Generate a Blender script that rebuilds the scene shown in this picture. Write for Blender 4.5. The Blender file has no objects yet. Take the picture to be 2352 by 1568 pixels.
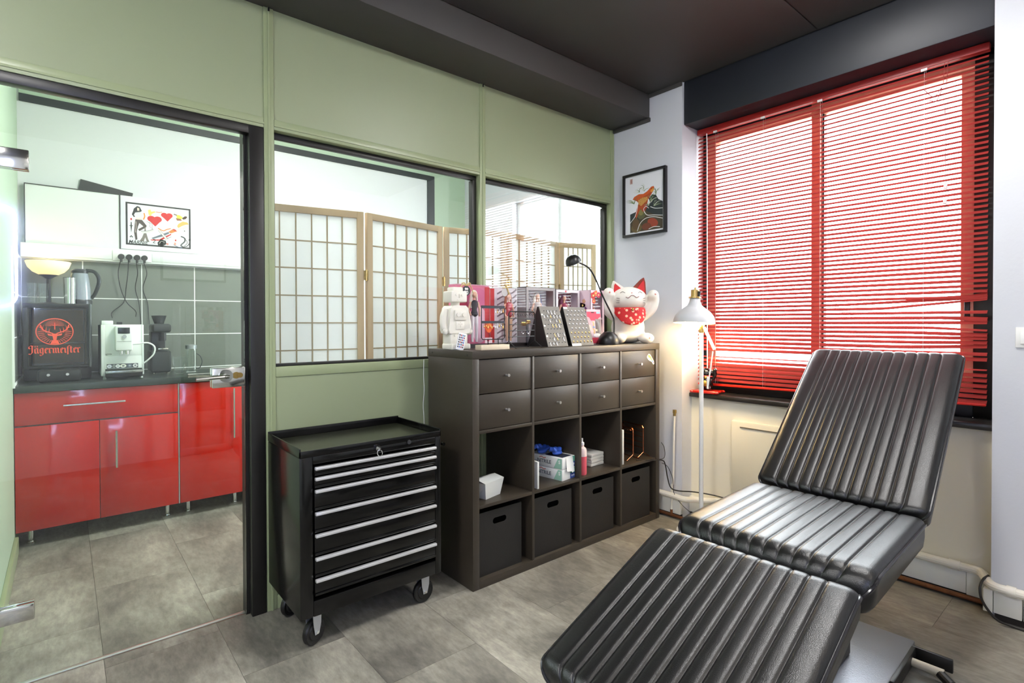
import bpy, bmesh, math, random
from mathutils import Vector, Matrix

random.seed(7)
rad = math.radians
SC = bpy.context.scene
COL = SC.collection

# ------------------------------------------------------------------ camera
cam_d = bpy.data.cameras.new('camera')
cam = bpy.data.objects.new('camera', cam_d)
COL.objects.link(cam)
cam_d.sensor_width = 36.0
cam_d.lens = 1226.5 / 2352 * 36.0
cam_d.shift_y = (754.4 - 784.0) / 2352
cam_d.clip_start = 0.05
_yaw, _pit, _rol = rad(49.979), rad(0.586), rad(-0.147)
_f = Vector((math.cos(_yaw) * math.cos(_pit), math.sin(_yaw) * math.cos(_pit), -math.sin(_pit)))
_r = Vector((math.sin(_yaw), -math.cos(_yaw), 0))
_u = _r.cross(_f)
_r2 = _r * math.cos(_rol) + _u * math.sin(_rol)
_u2 = -_r * math.sin(_rol) + _u * math.cos(_rol)
cam.matrix_world = Matrix(((_r2.x, _u2.x, -_f.x, -2.9151), (_r2.y, _u2.y, -_f.y, -2.3964),
                           (_r2.z, _u2.z, -_f.z, 1.2481), (0, 0, 0, 1)))
SC.camera = cam

# ------------------------------------------------------------------ sky, daylight, exposure
SC.view_settings.view_transform = 'Standard'
SC.view_settings.look = 'None'
SC.view_settings.gamma = 1.0
SC.view_settings.use_curve_mapping = False
SC.view_settings.exposure = 1.5
SC.cycles.use_denoising = True
SC.cycles.max_bounces = 14
SC.cycles.diffuse_bounces = 5
SC.cycles.glossy_bounces = 5
SC.cycles.transmission_bounces = 10
SC.cycles.transparent_max_bounces = 24
SC.cycles.sample_clamp_indirect = 8.0
SC.cycles.caustics_reflective = False
SC.cycles.caustics_refractive = False

world = bpy.data.worlds.new('overcast_sky')
SC.world = world
world.use_nodes = True
bgn = world.node_tree.nodes['Background']
bgn.inputs['Color'].default_value = (0.9, 0.95, 1.0, 1)
bgn.inputs['Strength'].default_value = 6.5


def lamp_light(name, kind, loc, energy, color, size=0.1, rot=(0, 0, 0), parent=None, spread=None, shape=None, size_y=None):
    d = bpy.data.lights.new(name, kind)
    d.energy = energy
    d.color = color
    if kind == 'AREA':
        d.size = size
        if shape:
            d.shape = shape
        if size_y:
            d.shape = 'RECTANGLE'
            d.size_y = size_y
        if spread:
            d.spread = spread
    else:
        d.shadow_soft_size = size
    o = bpy.data.objects.new(name, d)
    COL.objects.link(o)
    o.location = loc
    o.rotation_euler = rot
    if parent:
        o.parent = parent
    return o


def portal(name, loc, rot, sx, sy):
    o = lamp_light(name, 'AREA', loc, 1, (1, 1, 1), sx, rot, size_y=sy)
    o.data.cycles.is_portal = True
    return o


# sampling portals in the openings of the two real windows (they emit nothing themselves)
portal('window_daylight_portal', (0.45, -1.2, 1.65), (0, rad(90), 0), 1.75, 1.6)
portal('kitchen_daylight_portal', (0.5, 0.95, 1.6), (0, rad(90), 0), 1.7, 1.3)


# ------------------------------------------------------------------ helpers
def lin(c):
    return tuple((x / 255 / 12.92) if x / 255 <= 0.04045 else ((x / 255 + 0.055) / 1.055) ** 2.4 for x in c[:3]) + (1,)


MATS = {}


def mat(name, rgb=(200, 200, 200), rough=0.5, metal=0.0, noise=None, dark=0.7, bump=None, coat=0, spec=None,
        emit=None, trans=0, alpha=None, sheen=0, stretch=(1, 1, 1), rnd=0, ior=None, sss=0):
    """procedural principled material; noise=(scale, amount) mottles the colour, bump=(scale, strength)"""
    if name in MATS:
        return MATS[name]
    m = bpy.data.materials.new(name)
    MATS[name] = m
    m.use_nodes = True
    nt = m.node_tree
    b = nt.nodes['Principled BSDF']
    c = lin(rgb)
    b.inputs['Base Color'].default_value = c
    b.inputs['Roughness'].default_value = rough
    b.inputs['Metallic'].default_value = metal
    if spec is not None:
        b.inputs['Specular IOR Level'].default_value = spec
    if coat:
        b.inputs['Coat Weight'].default_value = coat
        b.inputs['Coat Roughness'].default_value = 0.06
    if trans:
        b.inputs['Transmission Weight'].default_value = trans
    if ior:
        b.inputs['IOR'].default_value = ior
    if alpha is not None:
        b.inputs['Alpha'].default_value = alpha
    if sheen:
        b.inputs['Sheen Weight'].default_value = sheen
    if emit:
        b.inputs['Emission Color'].default_value = lin(emit[0])
        b.inputs['Emission Strength'].default_value = emit[1]
    geo = None
    if noise or bump or rnd:
        geo = nt.nodes.new('ShaderNodeNewGeometry')
        mp = nt.nodes.new('ShaderNodeMapping')
        mp.inputs['Scale'].default_value = stretch
        nt.links.new(geo.outputs['Position'], mp.inputs['Vector'])
    last = None
    if noise:
        n = nt.nodes.new('ShaderNodeTexNoise')
        n.inputs['Scale'].default_value = noise[0]
        n.inputs['Detail'].default_value = 6
        n.inputs['Roughness'].default_value = 0.65
        nt.links.new(mp.outputs['Vector'], n.inputs['Vector'])
        r = nt.nodes.new('ShaderNodeValToRGB')
        r.color_ramp.elements[0].position = 0.5 - 0.5 * noise[1]
        r.color_ramp.elements[1].position = 0.5 + 0.5 * noise[1]
        r.color_ramp.elements[0].color = tuple(x * dark for x in c[:3]) + (1,)
        r.color_ramp.elements[1].color = c
        nt.links.new(n.outputs['Fac'], r.inputs['Fac'])
        last = r.outputs['Color']
    if rnd:
        oi = nt.nodes.new('ShaderNodeObjectInfo')
        hs = nt.nodes.new('ShaderNodeHueSaturation')
        mr = nt.nodes.new('ShaderNodeMapRange')
        mr.inputs['To Min'].default_value = 1 - rnd
        mr.inputs['To Max'].default_value = 1 + rnd
        nt.links.new(oi.outputs['Random'], mr.inputs['Value'])
        nt.links.new(mr.outputs['Result'], hs.inputs['Value'])
        hs.inputs['Color'].default_value = c
        if last:
            nt.links.new(last, hs.inputs['Color'])
        last = hs.outputs['Color']
    if last:
        nt.links.new(last, b.inputs['Base Color'])
    if bump:
        n2 = nt.nodes.new('ShaderNodeTexNoise')
        n2.inputs['Scale'].default_value = bump[0]
        n2.inputs['Detail'].default_value = 4
        nt.links.new(mp.outputs['Vector'], n2.inputs['Vector'])
        bp = nt.nodes.new('ShaderNodeBump')
        bp.inputs['Strength'].default_value = bump[1]
        bp.inputs['Distance'].default_value = 0.004
        nt.links.new(n2.outputs['Fac'], bp.inputs['Height'])
        nt.links.new(bp.outputs['Normal'], b.inputs['Normal'])
    return m


def glass_mat(name, tint=(235, 245, 240), rough=0.0, ior=1.5):
    """clear sheet: mirror reflection by Fresnel over plain see-through"""
    if name in MATS:
        return MATS[name]
    m = bpy.data.materials.new(name)
    MATS[name] = m
    m.use_nodes = True
    nt = m.node_tree
    nt.nodes.remove(nt.nodes['Principled BSDF'])
    out = nt.nodes['Material Output']
    tr = nt.nodes.new('ShaderNodeBsdfTransparent')
    tr.inputs['Color'].default_value = lin(tint)
    gl = nt.nodes.new('ShaderNodeBsdfGlossy')
    gl.inputs['Roughness'].default_value = rough
    gl.inputs['Color'].default_value = (1, 1, 1, 1)
    fr = nt.nodes.new('ShaderNodeFresnel')
    ge = nt.nodes.new('ShaderNodeNewGeometry')
    mr = nt.nodes.new('ShaderNodeMapRange')      # same Fresnel on both faces of the thin sheet
    mr.inputs['To Min'].default_value = ior
    mr.inputs['To Max'].default_value = 1 / ior
    nt.links.new(ge.outputs['Backfacing'], mr.inputs['Value'])
    nt.links.new(mr.outputs['Result'], fr.inputs['IOR'])
    mx = nt.nodes.new('ShaderNodeMixShader')
    nt.links.new(fr.outputs['Fac'], mx.inputs['Fac'])
    nt.links.new(tr.outputs['BSDF'], mx.inputs[1])
    nt.links.new(gl.outputs['BSDF'], mx.inputs[2])
    nt.links.new(mx.outputs['Shader'], out.inputs['Surface'])
    return m


def paper_mat(name, rgb, fac=0.5):
    """diffuse + translucent sheet (rice paper, lamp bowl, blind slat)"""
    if name in MATS:
        return MATS[name]
    m = bpy.data.materials.new(name)
    MATS[name] = m
    m.use_nodes = True
    nt = m.node_tree
    nt.nodes.remove(nt.nodes['Principled BSDF'])
    out = nt.nodes['Material Output']
    d = nt.nodes.new('ShaderNodeBsdfDiffuse')
    t = nt.nodes.new('ShaderNodeBsdfTranslucent')
    d.inputs['Color'].default_value = lin(rgb)
    t.inputs['Color'].default_value = lin(rgb)
    mx = nt.nodes.new('ShaderNodeMixShader')
    mx.inputs['Fac'].default_value = fac
    nt.links.new(d.outputs['BSDF'], mx.inputs[1])
    nt.links.new(t.outputs['BSDF'], mx.inputs[2])
    nt.links.new(mx.outputs['Shader'], out.inputs['Surface'])
    return m


def ink(rgb, rough=0.6):
    return mat('ink_%d_%d_%d' % tuple(rgb), rgb, rough)


MOF = {}
I4 = Matrix.Identity(4)


def thing(name, label, cat, loc=(0, 0, 0), rotz=0, group=None):
    o = bpy.data.objects.new(name, None)
    o.empty_display_size = 0.05
    COL.objects.link(o)
    o.location = loc
    o.rotation_euler = (0, 0, rotz)
    MOF[o.name] = Matrix.Translation(loc) @ Matrix.Rotation(rotz, 4, 'Z')
    return tag(o, label, cat, group)


def tag(o, label=None, cat=None, group=None, kind=None):
    if label:
        o['label'] = label
    if cat:
        o['category'] = cat
    if group:
        o['group'] = group
    if kind:
        o['kind'] = kind
    return o


def clone(root, loc, rotz=None, label=None, parent=None):
    r = root.copy()
    COL.objects.link(r)
    r.location = loc
    if rotz is not None:
        r.rotation_euler = (0, 0, rotz)
    if label:
        r['label'] = label
    if parent:
        r.parent = parent
    for ch in [c for c in bpy.data.objects if c.parent == root]:
        c = ch.copy()
        COL.objects.link(c)
        c.parent = r
        for g in [g for g in bpy.data.objects if g.parent == ch]:
            d = g.copy()
            COL.objects.link(d)
            d.parent = c
    return r


def frame(o, x, y, z):
    """matrix from origin and three axis vectors"""
    x, y, z = Vector(x), Vector(y), Vector(z)
    return Matrix(((x.x, y.x, z.x, o[0]), (x.y, y.y, z.y, o[1]), (x.z, y.z, z.z, o[2]), (0, 0, 0, 1)))


def place(loc, rz=0, ry=0, rx=0):
    return Matrix.Translation(loc) @ Matrix.Rotation(rz, 4, 'Z') @ Matrix.Rotation(ry, 4, 'Y') @ Matrix.Rotation(rx, 4, 'X')


class MB:
    def __init__(self, T=None):
        self.v, self.f, self.m = [], [], []
        self.T = T or I4

    def add(self, vs, fs, mi=0, T=None):
        b = len(self.v)
        M = self.T @ T if T else self.T
        self.v += [M @ Vector(p) for p in vs]
        self.f += [tuple(i + b for i in f) for f in fs]
        self.m += [mi] * len(fs)
        return self

    def box(self, x0, x1, y0, y1, z0, z1, mi=0, bev=0, seg=2, T=None):
        x0, x1 = min(x0, x1), max(x0, x1)
        y0, y1 = min(y0, y1), max(y0, y1)
        z0, z1 = min(z0, z1), max(z0, z1)
        vs = [(x, y, z) for x in (x0, x1) for y in (y0, y1) for z in (z0, z1)]
        fs = [(0, 1, 3, 2), (4, 6, 7, 5), (0, 4, 5, 1), (2, 3, 7, 6), (0, 2, 6, 4), (1, 5, 7, 3)]
        if bev:
            bm = bmesh.new()
            bv = [bm.verts.new(p) for p in vs]
            for f in fs:
                bm.faces.new([bv[i] for i in f])
            bev = min(bev, 0.49 * min(x1 - x0, y1 - y0, z1 - z0))
            bmesh.ops.bevel(bm, geom=list(bm.edges), offset=bev, segments=seg, profile=0.5, affect='EDGES')
            bm.verts.index_update()
            vs = [tuple(v.co) for v in bm.verts]
            fs = [tuple(v.index for v in f.verts) for f in bm.faces]
            bm.free()
        return self.add(vs, fs, mi, T)

    def cyl(self, p, q, r, n=14, r2=None, mi=0, caps=True):
        p, q = Vector(p), Vector(q)
        r2 = r if r2 is None else r2
        d = (q - p).normalized()
        a = d.orthogonal().normalized()
        b = d.cross(a)
        vs, fs = [], []
        for k in range(n):
            t = 2 * math.pi * k / n
            e = a * math.cos(t) + b * math.sin(t)
            vs += [p + e * r, q + e * r2]
        for k in range(n):
            j = (k + 1) % n
            fs.append((2 * k, 2 * j, 2 * j + 1, 2 * k + 1))
        if caps:
            fs.append(tuple(2 * k for k in range(n))[::-1])
            fs.append(tuple(2 * k + 1 for k in range(n)))
        return self.add(vs, fs, mi)

    def tube(self, path, r, n=8, mi=0, closed=False, caps=True):
        P = [Vector(p) for p in path]
        N = len(P)
        rr = r if isinstance(r, (list, tuple)) else [r] * N
        vs, fs = [], []
        a = None
        for i in range(N):
            if closed:
                t = (P[(i + 1) % N] - P[i - 1])
            else:
                t = P[min(i + 1, N - 1)] - P[max(i - 1, 0)]
            t.normalize()
            if a is None:
                a = t.orthogonal().normalized()
            a = (a - t * a.dot(t))
            if a.length < 1e-6:
                a = t.orthogonal()
            a.normalize()
            b = t.cross(a)
            for k in range(n):
                s = 2 * math.pi * k / n
                vs.append(P[i] + (a * math.cos(s) + b * math.sin(s)) * rr[i])
        for i in range(N if closed else N - 1):
            i2 = (i + 1) % N
            for k in range(n):
                k2 = (k + 1) % n
                fs.append((i * n + k, i * n + k2, i2 * n + k2, i2 * n + k))
        if caps and not closed:
            fs.append(tuple(range(n))[::-1])
            fs.append(tuple((N - 1) * n + k for k in range(n)))
        return self.add(vs, fs, mi)

    def lathe(self, prof, c=(0, 0, 0), n=24, mi=0, T=None):
        vs, fs = [], []
        M = len(prof)
        for k in range(n):
            t = 2 * math.pi * k / n
            for (r, z) in prof:
                vs.append((c[0] + r * math.cos(t), c[1] + r * math.sin(t), c[2] + z))
        for k in range(n):
            j = (k + 1) % n
            for i in range(M - 1):
                fs.append((k * M + i, j * M + i, j * M + i + 1, k * M + i + 1))
        if prof[0][0] > 1e-5:
            fs.append(tuple(k * M for k in range(n))[::-1])
        if prof[-1][0] > 1e-5:
            fs.append(tuple(k * M + M - 1 for k in range(n)))
        return self.add(vs, fs, mi, T)

    def shell(self, prof, c=(0, 0, 0), n=24, mi=0, T=None):
        """open lathe, no caps"""
        vs, fs = [], []
        M = len(prof)
        for k in range(n):
            t = 2 * math.pi * k / n
            for (r, z) in prof:
                vs.append((c[0] + r * math.cos(t), c[1] + r * math.sin(t), c[2] + z))
        for k in range(n):
            j = (k + 1) % n
            for i in range(M - 1):
                fs.append((k * M + i, j * M + i, j * M + i + 1, k * M + i + 1))
        return self.add(vs, fs, mi, T)

    def ball(self, c, r, nu=16, nv=10, mi=0, T=None):
        if not isinstance(r, (tuple, list)):
            r = (r, r, r)
        vs = [(c[0], c[1], c[2] + r[2])]
        for i in range(1, nv):
            ph = math.pi * i / nv
            for k in range(nu):
                t = 2 * math.pi * k / nu
                vs.append((c[0] + r[0] * math.sin(ph) * math.cos(t), c[1] + r[1] * math.sin(ph) * math.sin(t), c[2] + r[2] * math.cos(ph)))
        vs.append((c[0], c[1], c[2] - r[2]))
        fs = []
        for k in range(nu):
            fs.append((0, 1 + k, 1 + (k + 1) % nu))
        for i in range(nv - 2):
            for k in range(nu):
                a, b = 1 + i * nu + k, 1 + i * nu + (k + 1) % nu
                fs.append((a, a + nu, b + nu, b))
        L = len(vs) - 1
        o = 1 + (nv - 2) * nu
        for k in range(nu):
            fs.append((o + k, L, o + (k + 1) % nu))
        return self.add(vs, fs, mi, T)

    def prism(self, poly, h0, h1, mi=0, T=None):
        """polygon in local xy, extruded along local z"""
        n = len(poly)
        ar = sum(poly[i][0] * poly[(i + 1) % n][1] - poly[(i + 1) % n][0] * poly[i][1] for i in range(n))
        if ar < 0:
            poly = poly[::-1]
        vs = [(p[0], p[1], h0) for p in poly] + [(p[0], p[1], h1) for p in poly]
        fs = [tuple(range(n))[::-1], tuple(range(n, 2 * n))]
        for i in range(n):
            j = (i + 1) % n
            fs.append((i, j, n + j, n + i))
        return self.add(vs, fs, mi, T)

    def build(self, name, mats, parent=None, smooth=28, origin=None, kind=None, remesh=None):
        me = bpy.data.meshes.new(name)
        if parent is not None:
            inv = MOF[parent.name].inverted()
        elif origin is not None:
            inv = Matrix.Translation(-Vector(origin))
        else:
            inv = I4
        me.from_pydata([inv @ v for v in self.v], [], self.f)
        if not isinstance(mats, (list, tuple)):
            mats = [mats]
        for m in mats:
            me.materials.append(m)
        if len(mats) > 1:
            me.polygons.foreach_set('material_index', self.m)
        me.update()
        o = bpy.data.objects.new(name, me)
        COL.objects.link(o)
        if remesh:
            md = o.modifiers.new('r', 'REMESH')
            md.mode = 'VOXEL'
            md.voxel_size = remesh
            s = o.modifiers.new('s', 'SMOOTH')
            s.factor = 0.6
            s.iterations = 8
            dg = bpy.context.evaluated_depsgraph_get()
            ev = o.evaluated_get(dg)
            m2 = bpy.data.meshes.new_from_object(ev)
            m2.name = name
            o.modifiers.clear()
            o.data = m2
            me = m2
            if not me.materials:
                me.materials.append(mats[0])
        if smooth:
            me.polygons.foreach_set('use_smooth', [True] * len(me.polygons))
            me.set_sharp_from_angle(angle=rad(smooth))
        if parent is not None:
            o.parent = parent
            MOF[o.name] = MOF[parent.name]
        elif origin is not None:
            o.location = origin
            MOF[o.name] = Matrix.Translation(origin)
        else:
            MOF[o.name] = I4
        if kind:
            o['kind'] = kind
        return o


def bx(name, m, b, parent=None, bev=0, **k):
    """one box as a mesh of its own"""
    return MB().box(*b, bev=bev).build(name, m, parent, **k)


def struct(name, mb, m, parent=None, label=None, **k):
    o = mb.build(name, m, parent, **k)
    if parent is None:
        o['kind'] = 'structure'
    if label:
        o['label'] = label
    return o


def group_struct(name, loc=(0, 0, 0), label=None):
    o = bpy.data.objects.new(name, None)
    COL.objects.link(o)
    o.location = loc
    MOF[o.name] = Matrix.Translation(loc)
    o['kind'] = 'structure'
    if label:
        o['label'] = label
    return o


def smoothpath(pts, k=6):
    """Catmull-Rom through points"""
    P = [Vector(p) for p in pts]
    P = [2 * P[0] - P[1]] + P + [2 * P[-1] - P[-2]]
    out = []
    for i in range(1, len(P) - 2):
        a, b, c, d = P[i - 1:i + 3]
        for s in range(k):
            t = s / k
            out.append(0.5 * ((2 * b) + (c - a) * t + (2 * a - 5 * b + 4 * c - d) * t * t + (3 * b - a - 3 * c + d) * t ** 3))
    out.append(P[-2])
    return out


def text_geo(s, size, bold=0.0):
    cu = bpy.data.curves.new('t', 'FONT')
    cu.body = s
    cu.size = size
    cu.offset = bold
    cu.resolution_u = 3
    o = bpy.data.objects.new('t', cu)
    COL.objects.link(o)
    dg = bpy.context.evaluated_depsgraph_get()
    me = bpy.data.meshes.new_from_object(o.evaluated_get(dg))
    vs = [(v.co.x, v.co.y) for v in me.vertices]
    fs = [tuple(p.vertices) for p in me.polygons]
    bpy.data.objects.remove(o)
    bpy.data.curves.remove(cu)
    bpy.data.meshes.remove(me)
    return vs, fs


class Art:
    """flat print: coloured shapes on one sheet plane, each a hair above the last"""

    def __init__(self, o, u, v, step=2e-5, base=2e-4):
        self.o, self.u, self.v = Vector(o), Vector(u), Vector(v)
        self.n = self.u.cross(self.v).normalized()
        self.k, self.step, self.base = 0, step, base
        self.vs, self.fs, self.ms, self.mats = [], [], [], []

    def _mi(self, m):
        if isinstance(m, tuple):
            m = ink(m)
        if m not in self.mats:
            self.mats.append(m)
        return self.mats.index(m)

    def raw(self, vs, fs, m, bump=True):
        if bump:
            self.k += 1
        b = len(self.vs)
        h = self.n * (self.base + self.k * self.step)
        self.vs += [self.o + self.u * x + self.v * y + h for x, y in vs]
        self.fs += [tuple(i + b for i in f) for f in fs]
        self.ms += [self._mi(m)] * len(fs)

    def poly(self, pts, m, **k):
        n = len(pts)
        ar = sum(pts[i][0] * pts[(i + 1) % n][1] - pts[(i + 1) % n][0] * pts[i][1] for i in range(n))
        self.raw(pts if ar > 0 else pts[::-1], [tuple(range(n))], m, **k)

    def rect(self, x0, y0, x1, y1, m, **k):
        self.poly([(x0, y0), (x1, y0), (x1, y1), (x0, y1)], m, **k)

    def ell(self, x, y, rx, ry, m, n=20, rot=0, **k):
        c, s = math.cos(rot), math.sin(rot)
        P = []
        for i in range(n):
            t = 2 * math.pi * i / n
            a, b = rx * math.cos(t), ry * math.sin(t)
            P.append((x + a * c - b * s, y + a * s + b * c))
        self.poly(P, m, **k)

    def ring(self, x, y, rx, ry, w, m, n=40):
        vs, fs = [], []
        for i in range(n):
            t = 2 * math.pi * i / n
            vs += [(x + rx * math.cos(t), y + ry * math.sin(t)), (x + (rx - w) * math.cos(t), y + (ry - w) * math.sin(t))]
        for i in range(n):
            j = (i + 1) % n
            fs.append((2 * i, 2 * j, 2 * j + 1, 2 * i + 1))
        self.raw(vs, fs, m)

    def stroke(self, pts, w, m, sm=0, taper=False):
        if sm:
            pts = [(p.x, p.y) for p in smoothpath([(a, b, 0) for a, b in pts], sm)]
        N = len(pts)
        vs, fs = [], []
        for i in range(N):
            a, b = pts[max(i - 1, 0)], pts[min(i + 1, N - 1)]
            dx, dy = b[0] - a[0], b[1] - a[1]
            L = math.hypot(dx, dy) or 1
            ww = w * (1 - 0.85 * i / (N - 1)) if taper else w
            nx, ny = -dy / L * ww / 2, dx / L * ww / 2
            vs += [(pts[i][0] - nx, pts[i][1] - ny), (pts[i][0] + nx, pts[i][1] + ny)]
        for i in range(N - 1):
            fs.append((2 * i, 2 * i + 2, 2 * i + 3, 2 * i + 1))
        self.raw(vs, fs, m)

    def nib(self, pts, nx, ny, m):
        """broad-pen stroke"""
        for a, b in zip(pts[:-1], pts[1:]):
            q = [(a[0] - nx, a[1] - ny), (a[0] + nx, a[1] + ny), (b[0] + nx, b[1] + ny), (b[0] - nx, b[1] - ny)]
            self.poly(q, m)

    def text(self, s, x, y, size, m, bold=0.0, sx=1.0, shear=0.0):
        vs, fs = text_geo(s, size, bold)
        self.raw([(x + a * sx + b * shear, y + b) for a, b in vs], fs, m)

    def build(self, name, parent=None, **k):
        mb = MB()
        mb.v, mb.f, mb.m = list(self.vs), list(self.fs), list(self.ms)
        return mb.build(name, self.mats, parent, smooth=0, **k)

# ------------------------------------------------------------------ materials of the place
GREEN = mat('sage_green_paint', (152, 162, 128), 0.42, noise=(1.5, 0.9), dark=0.93)
GREEN2 = mat('sage_green_profile', (152, 163, 125), 0.35)
MINT = mat('pale_green_paint', (176, 196, 170), 0.6)
WHITEW = mat('white_wall_paint', (209, 211, 217), 0.75, bump=(60, 0.15))
CREAMW = mat('cream_wall_paint', (235, 229, 210), 0.6, bump=(40, 0.1))
DARKC = mat('charcoal_ceiling_paint', (68, 66, 64), 0.6, noise=(2, 0.8), dark=0.85)
NAVY = mat('dark_navy_paint', (28, 31, 38), 0.5)
BLACKP = mat('black_frame_paint', (26, 25, 23), 0.4)
BLACKR = mat('black_rubber', (14, 14, 14), 0.5)
CHROME = mat('chrome', (215, 215, 210), 0.12, 1.0)
STEEL = mat('brushed_steel', (190, 190, 188), 0.3, 1.0)
ALU = mat('silver_aluminium', (214, 214, 212), 0.38, 0.9)
PANE = glass_mat('clear_pane', (251, 253, 252))
DOORG = glass_mat('door_pane', (249, 253, 251))
COPPER = mat('aged_copper', (150, 98, 66), 0.45, 0.7, noise=(30, 0.7), dark=0.5)
PIPEW = mat('white_pipe_paint', (233, 230, 218), 0.45)


def vinyl():
    m = bpy.data.materials.new('concrete_look_vinyl')
    MATS[m.name] = m
    m.use_nodes = True
    nt = m.node_tree
    b = nt.nodes['Principled BSDF']
    geo = nt.nodes.new('ShaderNodeNewGeometry')
    oi = nt.nodes.new('ShaderNodeObjectInfo')
    off = nt.nodes.new('ShaderNodeVectorMath')
    off.operation = 'SCALE'
    off.inputs[0].default_value = (7.3, 3.1, 11.7)
    nt.links.new(oi.outputs['Random'], off.inputs['Scale'])
    ad = nt.nodes.new('ShaderNodeVectorMath')
    nt.links.new(geo.outputs['Position'], ad.inputs[0])
    nt.links.new(off.outputs[0], ad.inputs[1])
    mp = nt.nodes.new('ShaderNodeMapping')
    mp.inputs['Scale'].default_value = (1.0, 0.55, 1)
    nt.links.new(ad.outputs[0], mp.inputs['Vector'])
    n1 = nt.nodes.new('ShaderNodeTexNoise')
    n1.inputs['Scale'].default_value = 3.2
    n1.inputs['Detail'].default_value = 9
    n1.inputs['Roughness'].default_value = 0.62
    n1.inputs['Distortion'].default_value = 0.5
    nt.links.new(mp.outputs['Vector'], n1.inputs['Vector'])
    cr = nt.nodes.new('ShaderNodeValToRGB')
    e = cr.color_ramp.elements
    e[0].position, e[0].color = 0.28, lin((86, 83, 77))
    e[1].position, e[1].color = 0.74, lin((174, 169, 156))
    e2 = e.new(0.5)
    e2.color = lin((129, 125, 115))
    nt.links.new(n1.outputs['Fac'], cr.inputs['Fac'])
    n2 = nt.nodes.new('ShaderNodeTexNoise')
    n2.inputs['Scale'].default_value = 46
    n2.inputs['Detail'].default_value = 8
    n2.inputs['Roughness'].default_value = 0.7
    mp2 = nt.nodes.new('ShaderNodeMapping')
    mp2.inputs['Scale'].default_value = (1.0, 0.3, 1)
    nt.links.new(ad.outputs[0], mp2.inputs['Vector'])
    nt.links.new(mp2.outputs['Vector'], n2.inputs['Vector'])
    mx = nt.nodes.new('ShaderNodeMix')
    mx.data_type = 'RGBA'
    mx.blend_type = 'OVERLAY'
    mx.inputs['Factor'].default_value = 0.75
    nt.links.new(cr.outputs['Color'], mx.inputs[6])
    nt.links.new(n2.outputs['Fac'], mx.inputs[7])
    hs = nt.nodes.new('ShaderNodeHueSaturation')
    mr = nt.nodes.new('ShaderNodeMapRange')
    mr.inputs['To Min'].default_value = 0.965
    mr.inputs['To Max'].default_value = 1.035
    nt.links.new(oi.outputs['Random'], mr.inputs['Value'])
    nt.links.new(mr.outputs['Result'], hs.inputs['Value'])
    nt.links.new(mx.outputs[2], hs.inputs['Color'])
    nt.links.new(hs.outputs['Color'], b.inputs['Base Color'])
    b.inputs['Roughness'].default_value = 0.42
    b.inputs['Specular IOR Level'].default_value = 0.45
    bp = nt.nodes.new('ShaderNodeBump')
    bp.inputs['Strength'].default_value = 0.12
    bp.inputs['Distance'].default_value = 0.003
    nt.links.new(n2.outputs['Fac'], bp.inputs['Height'])
    nt.links.new(bp.outputs['Normal'], b.inputs['Normal'])
    return m


VINYL = vinyl()

# ------------------------------------------------------------------ floor with separate vinyl tiles
XL, XR, YF, YB = -4.8, 0.36, -3.32, 2.25
floor = struct('floor', MB().box(XL, XR, YF, YB, -0.06, -0.004), mat('floor_joint', (52, 47, 42), 0.8),
               label='grey concrete-look vinyl tile floor')
TW, TL = 0.373, 0.746
tile_cache = {}
col = 0
x = -0.2 + TW * 2
while x > XL:
    a, b = max(x - TW, XL), min(x, XR)
    col += 1
    y = -1.836 - TL * 4 + (TL / 2 if col % 2 else 0)
    while y < YB:
        c, d = max(y, YF), min(y + TL, YB)
        y += TL
        if b - a < 0.02 or d - c < 0.02:
            continue
        key = (round(b - a, 3), round(d - c, 3))
        if key not in tile_cache:
            w, h = (b - a) / 2 - 0.0006, (d - c) / 2 - 0.0006
            o = MB().box(-w, w, -h, h, -0.004, 0.0).build('tile', VINYL, floor, smooth=0)
            tile_cache[key] = o
        else:
            o = tile_cache[key].copy()
            COL.objects.link(o)
        o.location = ((a + b) / 2, (c + d) / 2, 0)
    x -= TW

# ------------------------------------------------------------------ ceiling, beam, seams
ceil = struct('ceiling', MB().box(XL, 0.11, YF, -0.252, 2.77, 2.87), DARKC, label='charcoal painted ceiling of flush boards')
bx('ceiling_board', DARKC, (-1.62, 0.085, -1.285, -0.256, 2.763, 2.77), ceil, bev=0.003)
bx('ceiling_board', DARKC, (-1.62, 0.085, -2.4, -1.291, 2.763, 2.77), ceil, bev=0.003)
bx('ceiling_board', DARKC, (-4.78, -1.626, -1.285, -0.256, 2.763, 2.77), ceil, bev=0.003)
bx('ceiling_board', DARKC, (-4.78, -1.626, -2.4, -1.291, 2.763, 2.77), ceil, bev=0.003)
bx('cove_strip', DARKC, (0.07, 0.088, -0.5, -0.252, 2.742, 2.77), ceil, bev=0.004)
beam = struct('trim_1', MB().box(XL, 0.089, -0.252, 0.16, 2.608, 2.87, bev=0.004), DARKC,
              label='charcoal boxed-in ceiling beam above the green partition')
bx('cove_strip', DARKC, (0.07, 0.088, -0.262, 0.05, 2.585, 2.612), beam, bev=0.004)
struct('trim_2', MB().box(0.106, 0.42, -1.974, -0.497, 2.5, 2.87, bev=0.005), NAVY, label='dark boxed lintel over the red blind window')
kceil = struct('ceiling_kitchen', MB().box(-3.3, 0.5, 0.16, 2.4, 2.95, 3.0), WHITEW, label='white kitchen ceiling')

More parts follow.
